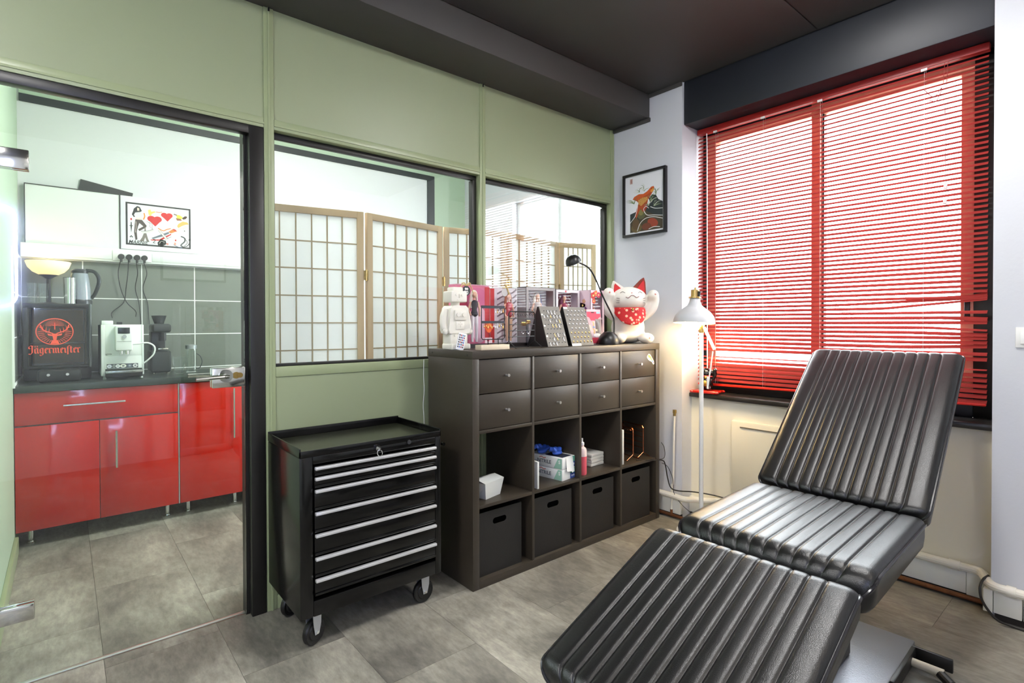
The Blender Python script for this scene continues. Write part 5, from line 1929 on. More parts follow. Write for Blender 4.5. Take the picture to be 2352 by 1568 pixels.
def cabinet(label, x0, x1, fronts):
    t = thing('kitchen_cabinet', label, 'cabinet', ((x0 + x1) / 2, 1.9, 0), 0, 'red kitchen cabinets')
    bx('carcass', CARC, (x0, x1, FY + 0.02, 2.19, CB, CT), t)
    for nm, b, hd in fronts:
        o = bx(nm, REDK, (b[0] + 0.0015, b[1] - 0.0015, FY, FY + 0.019, b[2] + 0.0015, b[3] - 0.0015), t, bev=0.0012)
        if hd:
            handle(*hd, o)
    for xx in (x0 + 0.06, x1 - 0.05):
        for yy in (1.71, 2.1):
            mb = MB().cyl((xx, yy, 0.006), (xx, yy, CB), 0.014, 14)
            mb.cyl((xx, yy, 0), (xx, yy, 0.008), 0.021, 14)
            mb.build('leg', CHROME, t)
    return t


cabinet('wide red gloss base cabinet with drawer above two doors', -3.128, -2.357,
        [('drawer', (-3.128, -2.357, 0.685, CT), ((-2.92, FY, 0.785), (-2.633, FY, 0.785))),
         ('door', (-3.128, -2.757, CB, 0.68), None),
         ('door', (-2.757, -2.357, CB, 0.68), ((-2.678, FY, 0.39), (-2.678, FY, 0.612)))])
cabinet('narrow red gloss base cabinet with one long upright handle', -2.35, -1.958,
        [('door', (-2.35, -1.958, CB, CT), ((-2.037, FY, 0.48), (-2.037, FY, 0.815)))])
cabinet('red gloss base cabinet half hidden by the green post', -1.954, -1.4,
        [('door', (-1.954, -1.4, CB, CT), None)])
o = MB().box(-2.3565, -2.3505, FY + 0.003, FY + 0.02, CB, CT).build('trim_strip', ALU, bpy.data.objects['kitchen_cabinet.001'])
o = MB().box(-3.128, -1.4, FY - 0.02, 2.19, CT + 0.001, 0.908, bev=0.003).build('worktop', mat('dark_grey_worktop', (52, 60, 56), 0.3, noise=(40, 0.7), dark=0.8), origin=(-2.3, 1.9, CT))
tag(o, 'dark grey kitchen worktop over the red cabinets', 'worktop')
WT = 0.908

# ------------------------------------------------------------------ bottle cooler with the stag logo
ck = thing('bottle_cooler', 'black countertop cooler with orange stag logo on glass door', 'cooler', (-2.94, 1.95, WT))
CX0, CX1, CY0, CY1 = -3.095, -2.785, 1.78, 2.15
CBK = mat('cooler_black', (26, 28, 27), 0.35)
mb = MB()
mb.box(CX0, CX0 + 0.025, CY0, CY1, WT + 0.01, 1.372, bev=0.004)
mb.box(CX1 - 0.025, CX1, CY0, CY1, WT + 0.01, 1.372, bev=0.004)
mb.box(CX0, CX1, CY1 - 0.02, CY1, WT + 0.01, 1.372)
mb.box(CX0, CX1, CY0, CY1, 1.35, 1.372, bev=0.004)
mb.box(CX0, CX1, CY0, CY1, WT + 0.01, 0.985, bev=0.004)
mb.build('cabinet_shell', CBK, ck)
mb = MB()
for b in ((CX0, CX1, 1.345, 1.37), (CX0, CX1, 0.99, 1.005), (CX0, CX0 + 0.022, 1.005, 1.345), (CX1 - 0.022, CX1, 1.005, 1.345)):
    mb.box(b[0], b[1], CY0 - 0.03, CY0 - 0.002, b[2], b[3], bev=0.003)
dfr = mb.build('door_frame', CBK, ck)
MB().box(CX0 + 0.022, CX1 - 0.022, CY0 - 0.02, CY0 - 0.015, 1.005, 1.345).build('door_glass', glass_mat('reflection_tinted_glass', (228, 218, 196)), dfr)  # warm tint carries the reflection of a wooden cupboard
MB().cyl((CX1 - 0.006, CY0 - 0.04, 0.99), (CX1 - 0.006, CY0 - 0.04, 1.37), 0.008, 12).build('door_bar', mat('grey_bar', (90, 94, 92), 0.3, 0.6), dfr)
MB().box(CX0 + 0.03, CX1 - 0.03, CY1 - 0.024, CY1 - 0.02, 1.0, 1.34).build('liner', mat('liner_wood_reflection', (176, 142, 92), 0.5), ck)  # brown paints in the cupboard reflected by the cooler door
MB().box(CX0 + 0.027, CX1 - 0.027, CY0 + 0.02, CY1 - 0.03, 1.13, 1.136).build('shelf_rack', mat('cooler_shelf', (70, 62, 44), 0.5), ck)
MB().box(CX0 + 0.06, CX1 - 0.05, CY0 - 0.085, CY0 - 0.005, WT + 0.001, 0.985, bev=0.02, seg=3).build('base_unit', CBK, ck)
for xx in (-2.985, -2.9):
    MB().cyl((xx, CY0 - 0.085, 0.955), (xx, CY0 - 0.1, 0.955), 0.008, 12).build('knob', CHROME, ck)
# logo: ring, rays, cross, stag head, blackletter name
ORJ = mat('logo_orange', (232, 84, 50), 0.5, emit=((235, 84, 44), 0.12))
A = Art((-2.955, CY0 - 0.0204, 1.205), (1, 0, 0), (0, 0, 1))
RX, RY = 0.086, 0.079
A.ring(0, 0, RX, RY, 0.005, ORJ)
for k in range(36):
    a = math.pi * 2 * k / 36
    if 0.05 < a < math.pi - 0.05:
        r0, r1 = 0.017, 0.052
        c_, s_ = math.cos(a), math.sin(a)
        A.stroke([(r0 * c_, 0.03 + r0 * s_ * .9), (min(r1, 0.045) * c_, 0.03 + min(r1, 0.04) * s_)], 0.0014, ORJ)
    else:
        c_, s_ = math.cos(a), math.sin(a)
        if abs(c_) > 0.3:
            A.stroke([(0.048 * c_, 0.052 * s_), (0.076 * c_, 0.07 * s_)], 0.003, ORJ)
A.rect(-0.0022, 0.012, 0.0022, 0.052, ORJ)
A.rect(-0.013, 0.036, 0.013, 0.0405, ORJ)
A.poly([(-0.016, -0.02), (-0.009, -0.012), (0.009, -0.012), (0.016, -0.02), (0.01, -0.028), (0.007, -0.048), (0.0, -0.055), (-0.007, -0.048), (-0.01, -0.028)], ORJ)
A.poly([(-0.02, -0.072), (-0.013, -0.05), (0.013, -0.05), (0.02, -0.072)], ORJ)
for s in (-1, 1):
    A.poly([(s * 0.012, -0.018), (s * 0.034, -0.01), (s * 0.03, -0.022), (s * 0.014, -0.026)], ORJ)
    A.stroke([(s * 0.008, -0.012), (s * 0.025, -0.004), (s * 0.044, 0.004), (s * 0.058, 0.02), (s * 0.064, 0.04)], 0.006, ORJ, sm=4)
    for p, q in (((0.026, -0.002), (0.022, 0.022)), ((0.04, 0.003), (0.036, 0.03)), ((0.054, 0.016), (0.048, 0.042)), ((0.06, 0.024), (0.073, 0.03)), ((0.05, 0.008), (0.066, 0.01)), ((0.032, 0.0), (0.044, -0.008))):
        A.stroke([(s * p[0], p[1]), (s * (p[0] + q[0]) / 2 * 1.04, (p[1] + q[1]) / 2), (s * q[0], q[1])], 0.0042, ORJ, taper=True)
GL = {
    'J': (0.72, [[(.08, 1.3), (.3, 1.45), (.62, 1.3)], [(.5, 1.36), (.5, .2), (.3, -.1), (.06, .02)], [(.16, 1.3), (.06, 1.05), (.22, .88), (.3, .98)], [(.06, .5), (.28, .62)]]),
    'a': (0.66, [[(.12, .82), (.12, .22), (.26, .06), (.46, .2)], [(.12, .82), (.3, .98), (.46, .86)], [(.46, .95), (.46, .2), (.58, .06)]]),
    'g': (0.64, [[(.12, .82), (.12, .25), (.26, .1), (.46, .2)], [(.12, .82), (.3, .98), (.46, .86)], [(.46, .95), (.46, -.15), (.28, -.36), (.06, -.22)]]),
    'e': (0.52, [[(.12, .84), (.12, .2), (.26, .05), (.42, .18)], [(.12, .84), (.28, .98), (.42, .78), (.16, .48)]]),
    'r': (0.5, [[(.02, .92), (.14, .8), (.14, .18), (.26, .05)], [(.14, .78), (.3, .97), (.42, .84)]]),
    'm': (1.0, [[(.02, .92), (.14, .8), (.14, .18), (.24, .06)], [(.14, .8), (.32, .97), (.46, .8), (.46, .18), (.56, .06)], [(.46, .8), (.64, .97), (.78, .8), (.78, .18), (.9, .06)]]),
    'i': (0.36, [[(.02, .92), (.14, .8), (.14, .18), (.26, .05)], [(.1, 1.22), (.2, 1.3)]]),
    's': (0.36, [[(.14, -.25), (.14, 1.15), (.28, 1.36), (.42, 1.26)], [(.02, .9), (.26, .9)]]),
    't': (0.48, [[(.18, 1.2), (.18, .2), (.3, .05), (.42, .16)], [(.02, .92), (.4, .92)]]),
}
size = 0.033
xx = -0.118
seq = ['J', 'a', 'g', 'e', 'r', 'm', 'e', 'i', 's', 't', 'e', 'r']
tot = sum(GL[c_][0] for c_ in seq) * size
sc_ = 0.236 / tot
for n_, c_ in enumerate(seq):
    wd, strokes = GL[c_]
    for st_ in strokes:
        A.nib([(xx + p[0] * size * sc_, -0.128 + p[1] * size) for p in st_], 0.085 * size * sc_, 0.05 * size, ORJ)
    if n_ == 1:
        for q in (.14, .42):
            A.rect(xx + (q - .07) * size * sc_, -0.128 + 1.16 * size, xx + (q + .09) * size * sc_, -0.128 + 1.34 * size, ORJ)
    xx += wd * size * sc_
A.build('logo', dfr)

CTOP = 1.372
# added glowing bowl standing in for a lamp's reflection in the door glass
bw = thing('lamp_reflection_bowl', 'warm glowing bowl standing in for a lamp reflection above the cooler', 'lamp', (-2.985, 2.05, CTOP))
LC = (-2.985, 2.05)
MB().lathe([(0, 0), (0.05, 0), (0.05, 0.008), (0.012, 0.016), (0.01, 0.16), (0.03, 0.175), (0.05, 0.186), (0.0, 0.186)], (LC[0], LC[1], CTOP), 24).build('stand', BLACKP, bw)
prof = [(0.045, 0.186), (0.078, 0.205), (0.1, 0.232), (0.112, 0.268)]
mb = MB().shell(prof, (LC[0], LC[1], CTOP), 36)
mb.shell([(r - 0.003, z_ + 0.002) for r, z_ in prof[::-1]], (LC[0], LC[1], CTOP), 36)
mb.build('glass_bowl', mat('lamp_reflection_glow', (255, 240, 205), 0.4, emit=((255, 226, 160), 0.4)), bw, smooth=60)
lamp_light('lamp_reflection_light', 'POINT', (0, 0, 0.26), 0.25, (1.0, 0.82, 0.55), 0.03, parent=bw)

GLS = glass_mat('drinking_glass', (250, 252, 251))
for k, (gx, gy) in enumerate(((-3.055, 1.83), (-3.005, 1.84))):
    pr = [(0.0, 0.004), (0.02, 0.004), (0.021, 0.06), (0.025, 0.12), (0.0235, 0.12), (0.0195, 0.06), (0.018, 0.01), (0.0, 0.01)]
    o = MB().lathe(pr, (gx, gy, CTOP), 18).build('drinking_glass', GLS, origin=(gx, gy, CTOP), smooth=60)
    tag(o, ('clear drinking glass on the cooler, nearer the tiled side wall', 'clear drinking glass on the cooler, nearer the steel cup')[k], 'glass', 'glasses on the cooler')
o = MB().lathe([(0.0, 0), (0.027, 0), (0.03, 0.155), (0.032, 0.157), (0.028, 0.157), (0.025, 0.01), (0, 0.01)], (-2.885, 1.8, CTOP + 0.001), 28).build('steel_cup', mat('polished_steel', (214, 216, 214), 0.14, 1.0), origin=(-2.885, 1.8, CTOP), smooth=40)
tag(o, 'tall polished steel cup standing on the cooler', 'cup')
kt = thing('water_kettle', 'grey and clear electric kettle with black handle on the cooler', 'kettle', (-2.83, 1.92, CTOP))
KT = (-2.835, 1.92, CTOP)
MB().lathe([(0, 0), (0.062, 0), (0.064, 0.02), (0.06, 0.03), (0, 0.03)], KT, 28).build('base', mat('kettle_dark', (44, 48, 50), 0.3), kt)
MB().lathe([(0.058, 0.03), (0.056, 0.09), (0.048, 0.16), (0.042, 0.195), (0.0, 0.2)], KT, 28).build('jug', mat('smoky_plastic', (150, 158, 166), 0.12, trans=0.0, coat=0.5), kt, smooth=60)
MB().lathe([(0.043, 0.195), (0.044, 0.21), (0.03, 0.222), (0, 0.226)], KT, 28).build('lid', mat('kettle_dark'), kt)
MB().tube(smoothpath([(KT[0] + 0.03, KT[1] - 0.01, KT[2] + 0.215), (KT[0] + 0.075, KT[1] - 0.02, KT[2] + 0.205), (KT[0] + 0.095, KT[1] - 0.025, KT[2] + 0.15), (KT[0] + 0.075, KT[1] - 0.02, KT[2] + 0.07), (KT[0] + 0.055, KT[1] - 0.015, KT[2] + 0.04)], 5), 0.011, 10).build('handle', mat('kettle_dark'), kt)

# ------------------------------------------------------------------ coffee machine
cm = thing('coffee_machine', 'white automatic coffee machine with milk hose on the worktop', 'coffee machine', (-2.633, 1.88, WT))
CMW = mat('coffee_white', (226, 232, 226), 0.3)
CMG = mat('coffee_grey', (170, 178, 172), 0.3, 0.3)
MX0, MX1, MY = -2.742, -2.526, 1.7
mb = MB()
mb.box(MX0, MX1, MY + 0.004, MY + 0.34, 0.97, 1.245, bev=0.006)
mb.box(MX0, MX0 + 0.02, MY, MY + 0.34, 0.93, 1.245, bev=0.004)
mb.box(MX1 - 0.012, MX1, MY, MY + 0.34, 0.93, 1.245, bev=0.004)
mb.build('housing', CMW, cm)
mb = MB()
mb.box(MX0 + 0.004, MX0 + 0.062, MY + 0.02, MY + 0.2, 1.245, 1.27, bev=0.004)
mb.build('bean_hopper', CMW, cm)
MB().box(MX0 + 0.08, MX0 + 0.11, MY + 0.05, MY + 0.1, 1.245, 1.262, bev=0.003).build('lid_knob', CBK, cm)
hd = MB().box(-2.675, -2.588, MY - 0.055, MY + 0.006, 1.085, 1.238, bev=0.008, seg=3).build('brew_head', CMW, cm)
MB().box(-2.662, -2.602, MY - 0.0575, MY - 0.054, 1.19, 1.227, bev=0.001).build('display', mat('lcd_dark', (30, 40, 38), 0.15), hd)
MB().cyl((-2.63, MY - 0.054, 1.172), (-2.63, MY - 0.064, 1.172), 0.011, 18).build('selector_knob', mat('knob_silver', (214, 218, 214), 0.2, 0.8), hd)
MB().box(-2.668, -2.595, MY - 0.0565, MY - 0.05, 1.142, 1.1435).build('seam', mat('seam_grey', (120, 126, 122), 0.5), hd)
mb = MB()
for xx in (-2.645, -2.615):
    mb.cyl((xx, MY - 0.03, 1.086), (xx, MY - 0.03, 1.062), 0.009, 12)
mb.build('spout', CHROME, hd)
MB().box(-2.728, -2.538, MY - 0.001, MY + 0.01, 0.972, 1.05, bev=0.002).build('tray_panel', CMW, cm)
A = Art((-2.715, MY - 0.0012, 0.975), (1, 0, 0), (0, 0, 1))
A.rect(0, 0, 0.158, 0.028, (70, 74, 80))
for k, (cx_, rx_, c_) in enumerate(((0.013, 0.012, (210, 214, 222)), (0.036, 0.008, (140, 148, 140)), (0.055, 0.011, (236, 238, 236)), (0.082, 0.016, (232, 234, 220)), (0.115, 0.013, (96, 108, 120)), (0.143, 0.012, (220, 222, 220)))):
    A.ell(cx_, 0.014, rx_, 0.011, c_, n=16)
    A.ell(cx_, 0.014, rx_ * .45, 0.005, (110, 116, 120) if k % 2 else (170, 176, 180), n=12)
A.build('sticker_strip', cm)
A = Art((-2.732, MY + 0.0036, 1.06), (1, 0, 0), (0, 0, 1))
A.text('magimix', 0, 0, 0.015, (60, 64, 64), sx=0.85)
A.build('maker_name', cm)
bx('drip_tray', mat('drip_steel', (176, 180, 178), 0.25, 0.9), (-2.722, -2.536, MY - 0.06, MY + 0.02, 0.948, 0.964), cm, bev=0.003)
bx('plinth', CBK, (-2.722, -2.536, MY - 0.03, MY + 0.3, 0.922, 0.948), cm, bev=0.003)
for xx in (-2.725, -2.54):
    for yy in (MY + 0.02, MY + 0.3):
        MB().cyl((xx, yy, WT + 0.0005), (xx, yy, 0.935), 0.01, 12, r2=0.006).build('foot', mat('grey_foot', (190, 196, 190), 0.3), cm)
MB().tube(smoothpath([(-2.588, MY - 0.03, 1.123), (-2.56, MY - 0.04, 1.125), (-2.51, MY - 0.045, 1.13), (-2.475, MY - 0.045, 1.105), (-2.478, MY - 0.04, 1.06), (-2.51, MY - 0.03, 1.02), (-2.54, MY - 0.02, 0.995)], 6), 0.0048, 8).build('milk_hose', mat('white_hose', (230, 234, 230), 0.35), cm)

# dark appliance behind, tumbler, cafetiere
gr = thing('coffee_grinder', 'dark grey coffee grinder at the tiles right of the coffee machine', 'grinder', (-2.42, 2.0, WT))
GD = mat('grinder_grey', (52, 56, 55), 0.35)
mb = MB().box(-2.47, -2.35, 1.9, 2.1, WT + 0.01, 1.07, bev=0.02, seg=3)
mb.build('base_block', GD, gr)
MB().box(-2.46, -2.375, 1.98, 2.1, 1.05, 1.2, bev=0.012, seg=3).build('rear_column', GD, gr)
mb = MB().box(-2.46, -2.35, 1.89, 2.1, 1.19, 1.25, bev=0.018, seg=3)
mb.build('head', GD, gr)
MB().lathe([(0.028, 0), (0.044, 0.05), (0.046, 0.056), (0.0, 0.06)], (-2.41, 2.0, 1.25), 20).build('hopper', mat('grinder_smoke', (56, 60, 60), 0.15), gr)
mb = MB().cyl((-2.4, 1.92, 1.135), (-2.4, 1.92, 1.19), 0.022, 16)
mb.build('outlet', CBK, gr)
mb = MB().box(-2.43, -2.37, 1.885, 1.9, 1.075, 1.085, bev=0.002)
mb.build('rest_bar', CHROME, gr)
for xx in (-2.45, -2.37):
    MB().cyl((xx, 1.93, WT + 0.0005), (xx, 1.93, WT + 0.014), 0.01, 10).build('foot', CHROME, gr)
pr = [(0.0, 0.001), (0.026, 0.001), (0.027, 0.04), (0.036, 0.085), (0.038, 0.128), (0.036, 0.128), (0.034, 0.085), (0.024, 0.04), (0.023, 0.014), (0.0, 0.014)]
o = MB().lathe(pr, (-2.335, 1.7, WT), 12).build('tumbler', GLS, origin=(-2.335, 1.7, WT), smooth=20)
tag(o, 'faceted clear glass tumbler on the front of the worktop', 'glass')
cf = thing('cafetiere', 'slim clear glass jug with wire handle by the tiles', 'jug', (-2.225, 1.96, WT))
MB().lathe([(0, 0.001), (0.033, 0.001), (0.033, 0.17), (0.031, 0.17), (0.031, 0.006), (0, 0.006)], (-2.225, 1.96, WT), 22).build('glass_body', GLS, cf, smooth=50)
MB().lathe([(0.034, 0.165), (0.035, 0.19), (0.02, 0.195), (0, 0.196)], (-2.225, 1.96, WT), 22).build('lid', mat('grey_lid', (170, 176, 178), 0.3, 0.5), cf)
MB().tube(smoothpath([(-2.192, 1.95, WT + 0.13), (-2.17, 1.945, WT + 0.11), (-2.16, 1.94, WT + 0.07), (-2.175, 1.945, WT + 0.03), (-2.192, 1.95, WT + 0.025)], 5), 0.003, 6).build('handle', mat('dark_wire', (70, 74, 76), 0.4), cf)

# ------------------------------------------------------------------ cable duct, plugs and cords
cd_ = thing('cable_duct', 'white cable duct with four sockets across the kitchen wall', 'cable duct', (-2.1, 2.18, 1.67))
DW = mat('duct_white', (230, 234, 230), 0.4)
bx('duct_body', DW, (-3.118, -1.0, 2.15, 2.1995, 1.674, 1.765), cd_, bev=0.003)
bx('duct_cover', DW, (-3.118, -2.66, 2.146, 2.151, 1.69, 1.75), cd_, bev=0.001)
bx('duct_cover', DW, (-2.43, -1.0, 2.146, 2.151, 1.69, 1.75), cd_, bev=0.001)
bx('socket_plate', mat('socket_white', (238, 240, 238), 0.35), (-2.655, -2.435, 2.142, 2.151, 1.684, 1.756), cd_, bev=0.002)
PLG = mat('dark_plug', (44, 46, 44), 0.45)
ends = [(-2.53, 1.3), (-2.66, 1.29), (-2.5, 1.25), (-2.45, 1.25)]
pl_lab = ('dark plug with crossing cord, first of four from the whiteboard', 'dark plug with curling cord, second of four from the whiteboard', 'dark plug with straight cord, third of four from the whiteboard', 'dark plug with wavy cord, nearest the green post of four')
for k, px_ in enumerate((-2.609, -2.565, -2.52, -2.477)):
    t = thing('power_plug', pl_lab[k], 'plug', (px_, 2.14, 1.707), 0, 'plugs in the kitchen duct')
    mb = MB().cyl((px_, 2.1418, 1.71), (px_, 2.118, 1.71), 0.0185, 20)
    mb.box(px_ - 0.007, px_ + 0.007, 2.12, 2.135, 1.675, 1.7, bev=0.003)
    mb.build('plug_body', PLG, t)
    ex, ez = ends[k]
    wv = (0.03, -0.03, 0.012, 0.02)[k]
    MB().tube(smoothpath([(px_ - 0.004, 2.128, 1.68), (px_ - 0.016 + 0.01 * k, 2.142, 1.6), (px_ + wv * .2 - 0.01, 2.155 + 0.008 * k, 1.5), (px_ + wv, 2.155 + 0.008 * k, 1.4), (ex, 2.15 + 0.008 * k, ez + 0.04), (ex, 2.13 + 0.008 * k, ez)], 6), 0.0028, 6).build('cord', PLG, t)

# ------------------------------------------------------------------ whiteboard, black board, flash poster
wbd = thing('whiteboard', 'plain whiteboard with thin dark edges above the cable duct', 'whiteboard', (-2.86, 2.19, 1.76))
bx('board_face', mat('whiteboard_white', (226, 230, 228), 0.3), (-3.095, -2.615, 2.172, 2.186, 1.765, 2.138), wbd)
for b in ((-3.1, -2.61, 2.168, 2.188, 2.138, 2.144), (-3.1, -2.61, 2.168, 2.188, 1.759, 1.765), (-3.1, -3.095, 2.168, 2.188, 1.765, 2.138), (-2.615, -2.608, 2.168, 2.188, 1.765, 2.138)):
    bx('edge_strip', mat('dark_edge', (56, 58, 54), 0.4), b, wbd)
Tb = frame((-2.82, 2.191, 2.217), (math.cos(rad(-10.2)), 0, math.sin(rad(-10.2))), (0, 1, 0), (-math.sin(rad(-10.2)), 0, math.cos(rad(-10.2))))
o = MB(Tb).box(0, 0.291, -0.003, 0.003, -0.17, 0).build('black_board', mat('chalk_black', (48, 50, 48), 0.6), origin=(-2.7, 2.191, 2.05))
tag(o, 'tilted black board sticking up behind the whiteboard', 'board')
ps = thing('flash_poster', 'white tattoo flash poster with black border and red figures', 'poster', (-2.38, 2.18, 1.77))
bx('sheet', mat('poster_paper', (228, 231, 232), 0.6), (-2.606, -2.137, 2.183, 2.1855, 1.772, 2.141), ps)
A = Art((-2.578, 2.183, 1.803), (1, 0, 0), (0, 0, 1))
pw, ph = 0.392, 0.297
BK = (36, 36, 34)
for b in ((0, 0, pw, 0.011), (0, ph - 0.011, pw, ph), (0, 0, 0.011, ph), (pw - 0.011, 0, pw, ph)):
    A.rect(*b, BK)


def Q(*p):
    """poster coordinates from the close-up: 0..100 across, 0..100 down"""
    return [(a / 100 * pw, (100 - b) / 100 * ph) for a, b in p]


def qs(pts, w_, c, **k):
    A.stroke(Q(*pts), w_ * pw / 100, c, **k)


# dancing figure: hair, top, arm, stockings
A.poly(Q((12, 14), (17, 7), (21, 9), (24, 18), (20, 22), (18, 30), (12, 34), (9, 28), (11, 20)), BK)
A.poly(Q((17, 11), (20, 12), (20, 18), (17, 18)), (238, 214, 196))
A.poly(Q((14, 23), (20, 21), (26, 24), (24, 34), (15, 35), (12, 29)), (222, 224, 222))
A.poly(Q((15, 35), (24, 34), (23, 39), (15, 39)), (238, 216, 200))
A.poly(Q((14, 39), (24, 39), (31, 52), (30, 56), (20, 66), (18, 62), (26, 54), (20, 47), (18, 55), (16, 68), (17, 86), (14, 88), (12, 70), (13, 52)), (80, 70, 66))
qs(((15, 44), (15, 58), (14, 70)), 1.0, (190, 176, 168), sm=4)
qs(((27, 22), (28, 30), (26, 38)), 2.0, (222, 142, 60), sm=4)
# heart, small dagger, club
A.ell(8 / 100 * pw, .615 * ph, .012 * pw, .016 * ph, (204, 40, 36)); A.poly(Q((6.3, 39), (9.7, 39), (8, 43)), (204, 40, 36))
A.poly(Q((7.4, 46), (8.6, 46), (9, 58), (8, 72), (7, 58)), BK)
qs(((5.5, 55), (10.5, 55)), 1.2, BK)
for a_, b_ in ((8, 79), (6.6, 81), (9.4, 81)):
    A.ell(a_ / 100 * pw, (100 - b_) / 100 * ph, .01 * pw, .014 * ph, BK, n=10)
# tower with ribbon
A.poly(Q((28, 55), (29, 55), (30, 68), (33, 84), (35, 90), (31, 90), (28.5, 80), (26, 90), (20, 90), (24, 80), (27, 68)), (120, 112, 104))
A.poly(Q((22, 66), (32, 64), (40, 58), (42, 62), (33, 69), (24, 71)), (214, 214, 208))
qs(((22, 66), (32, 64), (41, 59)), .6, BK)
# plain red hearts as stand-ins, gold flame, scroll
for cx_, cy_, s_ in ((43, 36, 11.5), (62, 24, 9.5)):
    A.ell((cx_ - s_ * .42) / 100 * pw, (100 - cy_ + 2) / 100 * ph, s_ * .55 / 100 * pw, s_ * .62 / 100 * ph, (208, 44, 40))
    A.ell((cx_ + s_ * .42) / 100 * pw, (100 - cy_ + 2) / 100 * ph, s_ * .55 / 100 * pw, s_ * .62 / 100 * ph, (208, 44, 40))
    A.poly(Q((cx_ - s_ * .93, cy_), (cx_ + s_ * .93, cy_), (cx_ + 1, cy_ + s_ * 1.35)), (208, 44, 40))
A.poly(Q((33, 14), (37, 12), (38, 17), (43, 15), (45, 17), (39, 22), (37, 28), (34, 25)), (232, 206, 110))
qs(((45, 16), (50, 17), (55, 15)), 1.2, (214, 130, 80), sm=4)
qs(((48, 55), (56, 60), (62, 56), (68, 53)), 1.6, (222, 130, 50), sm=5)
for a_ in range(2):
    qs(((31 + a_ * 3, 41 + a_ * 2), (36 + a_ * 3, 46 + a_), (36 + a_ * 3, 54), (40, 58)), .5, (120, 116, 108), sm=4)
# knife with banner
A.poly(Q((38, 80), (52, 70), (64, 62), (66, 65), (55, 74), (40, 82)), (104, 112, 122))
A.poly(Q((36, 84), (50, 82), (58, 74), (68, 66), (69, 68), (60, 77), (52, 85), (38, 86)), (196, 48, 42))
A.poly(Q((64, 62), (70, 55), (77, 59), (68, 65)), (214, 132, 60))
A.poly(Q((70, 55), (73, 53), (79, 57), (77, 60)), (200, 60, 46))
A.poly(Q((48, 60), (51, 59), (64, 80), (61, 83)), (228, 226, 214))
qs(((48, 60), (61, 83)), .4, BK)
qs(((51, 59), (64, 80)), .4, BK)
# swimming figure with fair hair
A.poly(Q((78, 46), (80, 40), (87, 33), (95, 34), (97, 39), (92, 40), (86, 44), (80, 50)), (222, 180, 96))
A.poly(Q((76, 58), (81, 50), (88, 46), (91, 42), (95, 44), (93, 49), (85, 52), (79, 58)), (240, 220, 204))
# little bird, brushes, ornaments
A.poly(Q((77, 18), (82, 18), (87, 22), (86, 27), (78, 27)), (214, 214, 70))
A.poly(Q((86, 25), (91, 19), (95, 20), (92, 26), (88, 28)), (76, 50, 36))
A.poly(Q((76, 26), (84, 27), (86, 31), (78, 32)), (150, 90, 56))
qs(((73, 17), (78, 19)), 2, (120, 96, 80))
A.ring(.9 * pw, .46 * ph, .026 * pw, .05 * ph, .0012, (160, 156, 150), n=16)
A.ell(.9 * pw, .44 * ph, .01 * pw, .013 * ph, (84, 60, 40), n=10)
A.poly(Q((47, 90), (52, 81), (60, 84), (61, 92), (54, 99), (48, 98)), BK)
A.ell(.625 * pw, .085 * ph, .02 * pw, .026 * ph, (214, 140, 130), n=12)
qs(((50, 92), (53, 86), (58, 88)), .6, (220, 216, 208), sm=4)
qs(((61, 79), (69, 73)), .5, BK)
qs(((84, 70), (90, 74), (90, 82), (84, 92), (88, 96)), 2.2, (70, 72, 74), sm=5)
qs(((97, 76), (98, 84), (94, 93), (88, 96)), 1.2, BK, sm=5)
qs(((93, 78), (94, 86), (89, 94)), 1.0, (90, 90, 90), sm=4)
A.ell(.755 * pw, .19 * ph, .014 * pw, .022 * ph, (206, 70, 60), n=12)
A.ell(.745 * pw, .1 * ph, .018 * pw, .04 * ph, (222, 150, 130), n=12)
qs(((72, 92), (78, 96), (86, 99)), 1.0, (96, 110, 140), sm=4)
qs(((40, 83), (43, 82.5), (43.5, 86), (40.5, 91), (44, 91.5)), .9, BK, sm=4)
A.text('MARNIE', .035 * pw, .035 * ph, .034, BK, sx=.92, shear=.25, bold=.0003)
A.build('print', ps)

# ------------------------------------------------------------------ unseen lamps added as fill light for the two rooms
def fill_ceiling_lamp(label, loc, r, strength, color):
    t = thing('fill_ceiling_lamp', label, 'lamp', loc, 0, 'opal ceiling lamps added as fill')
    MB().lathe([(r, 0), (r, -0.02), (r - 0.02, -0.022), (0, -0.022)], loc, 32).build('housing', mat('lamp_housing', (230, 230, 228), 0.4), t)
    MB().lathe([(r - 0.015, -0.022), (r - 0.02, -0.05), (r * .6, -0.075), (0, -0.085)], loc, 32).build('diffuser', mat('diffuser_%s' % label[:12].replace(' ', '_'), (250, 250, 245), 0.5, emit=(color, strength)), t, smooth=60)


fill_ceiling_lamp('round opal ceiling lamp over the kitchen', (-1.75, 0.62, 2.95), 0.26, 33, (252, 250, 248))
fill_ceiling_lamp('round opal ceiling lamp above the tattoo chair', (-0.85, -1.68, 2.762), 0.2, 2.5, (255, 246, 234))
fill_ceiling_lamp('round opal ceiling lamp left of the camera', (-3.75, -1.5, 2.762), 0.26, 18, (255, 248, 238))
fill_ceiling_lamp('small opal ceiling lamp behind the camera', (-1.457, -3.0, 2.77), 0.13, 27, (255, 244, 230))

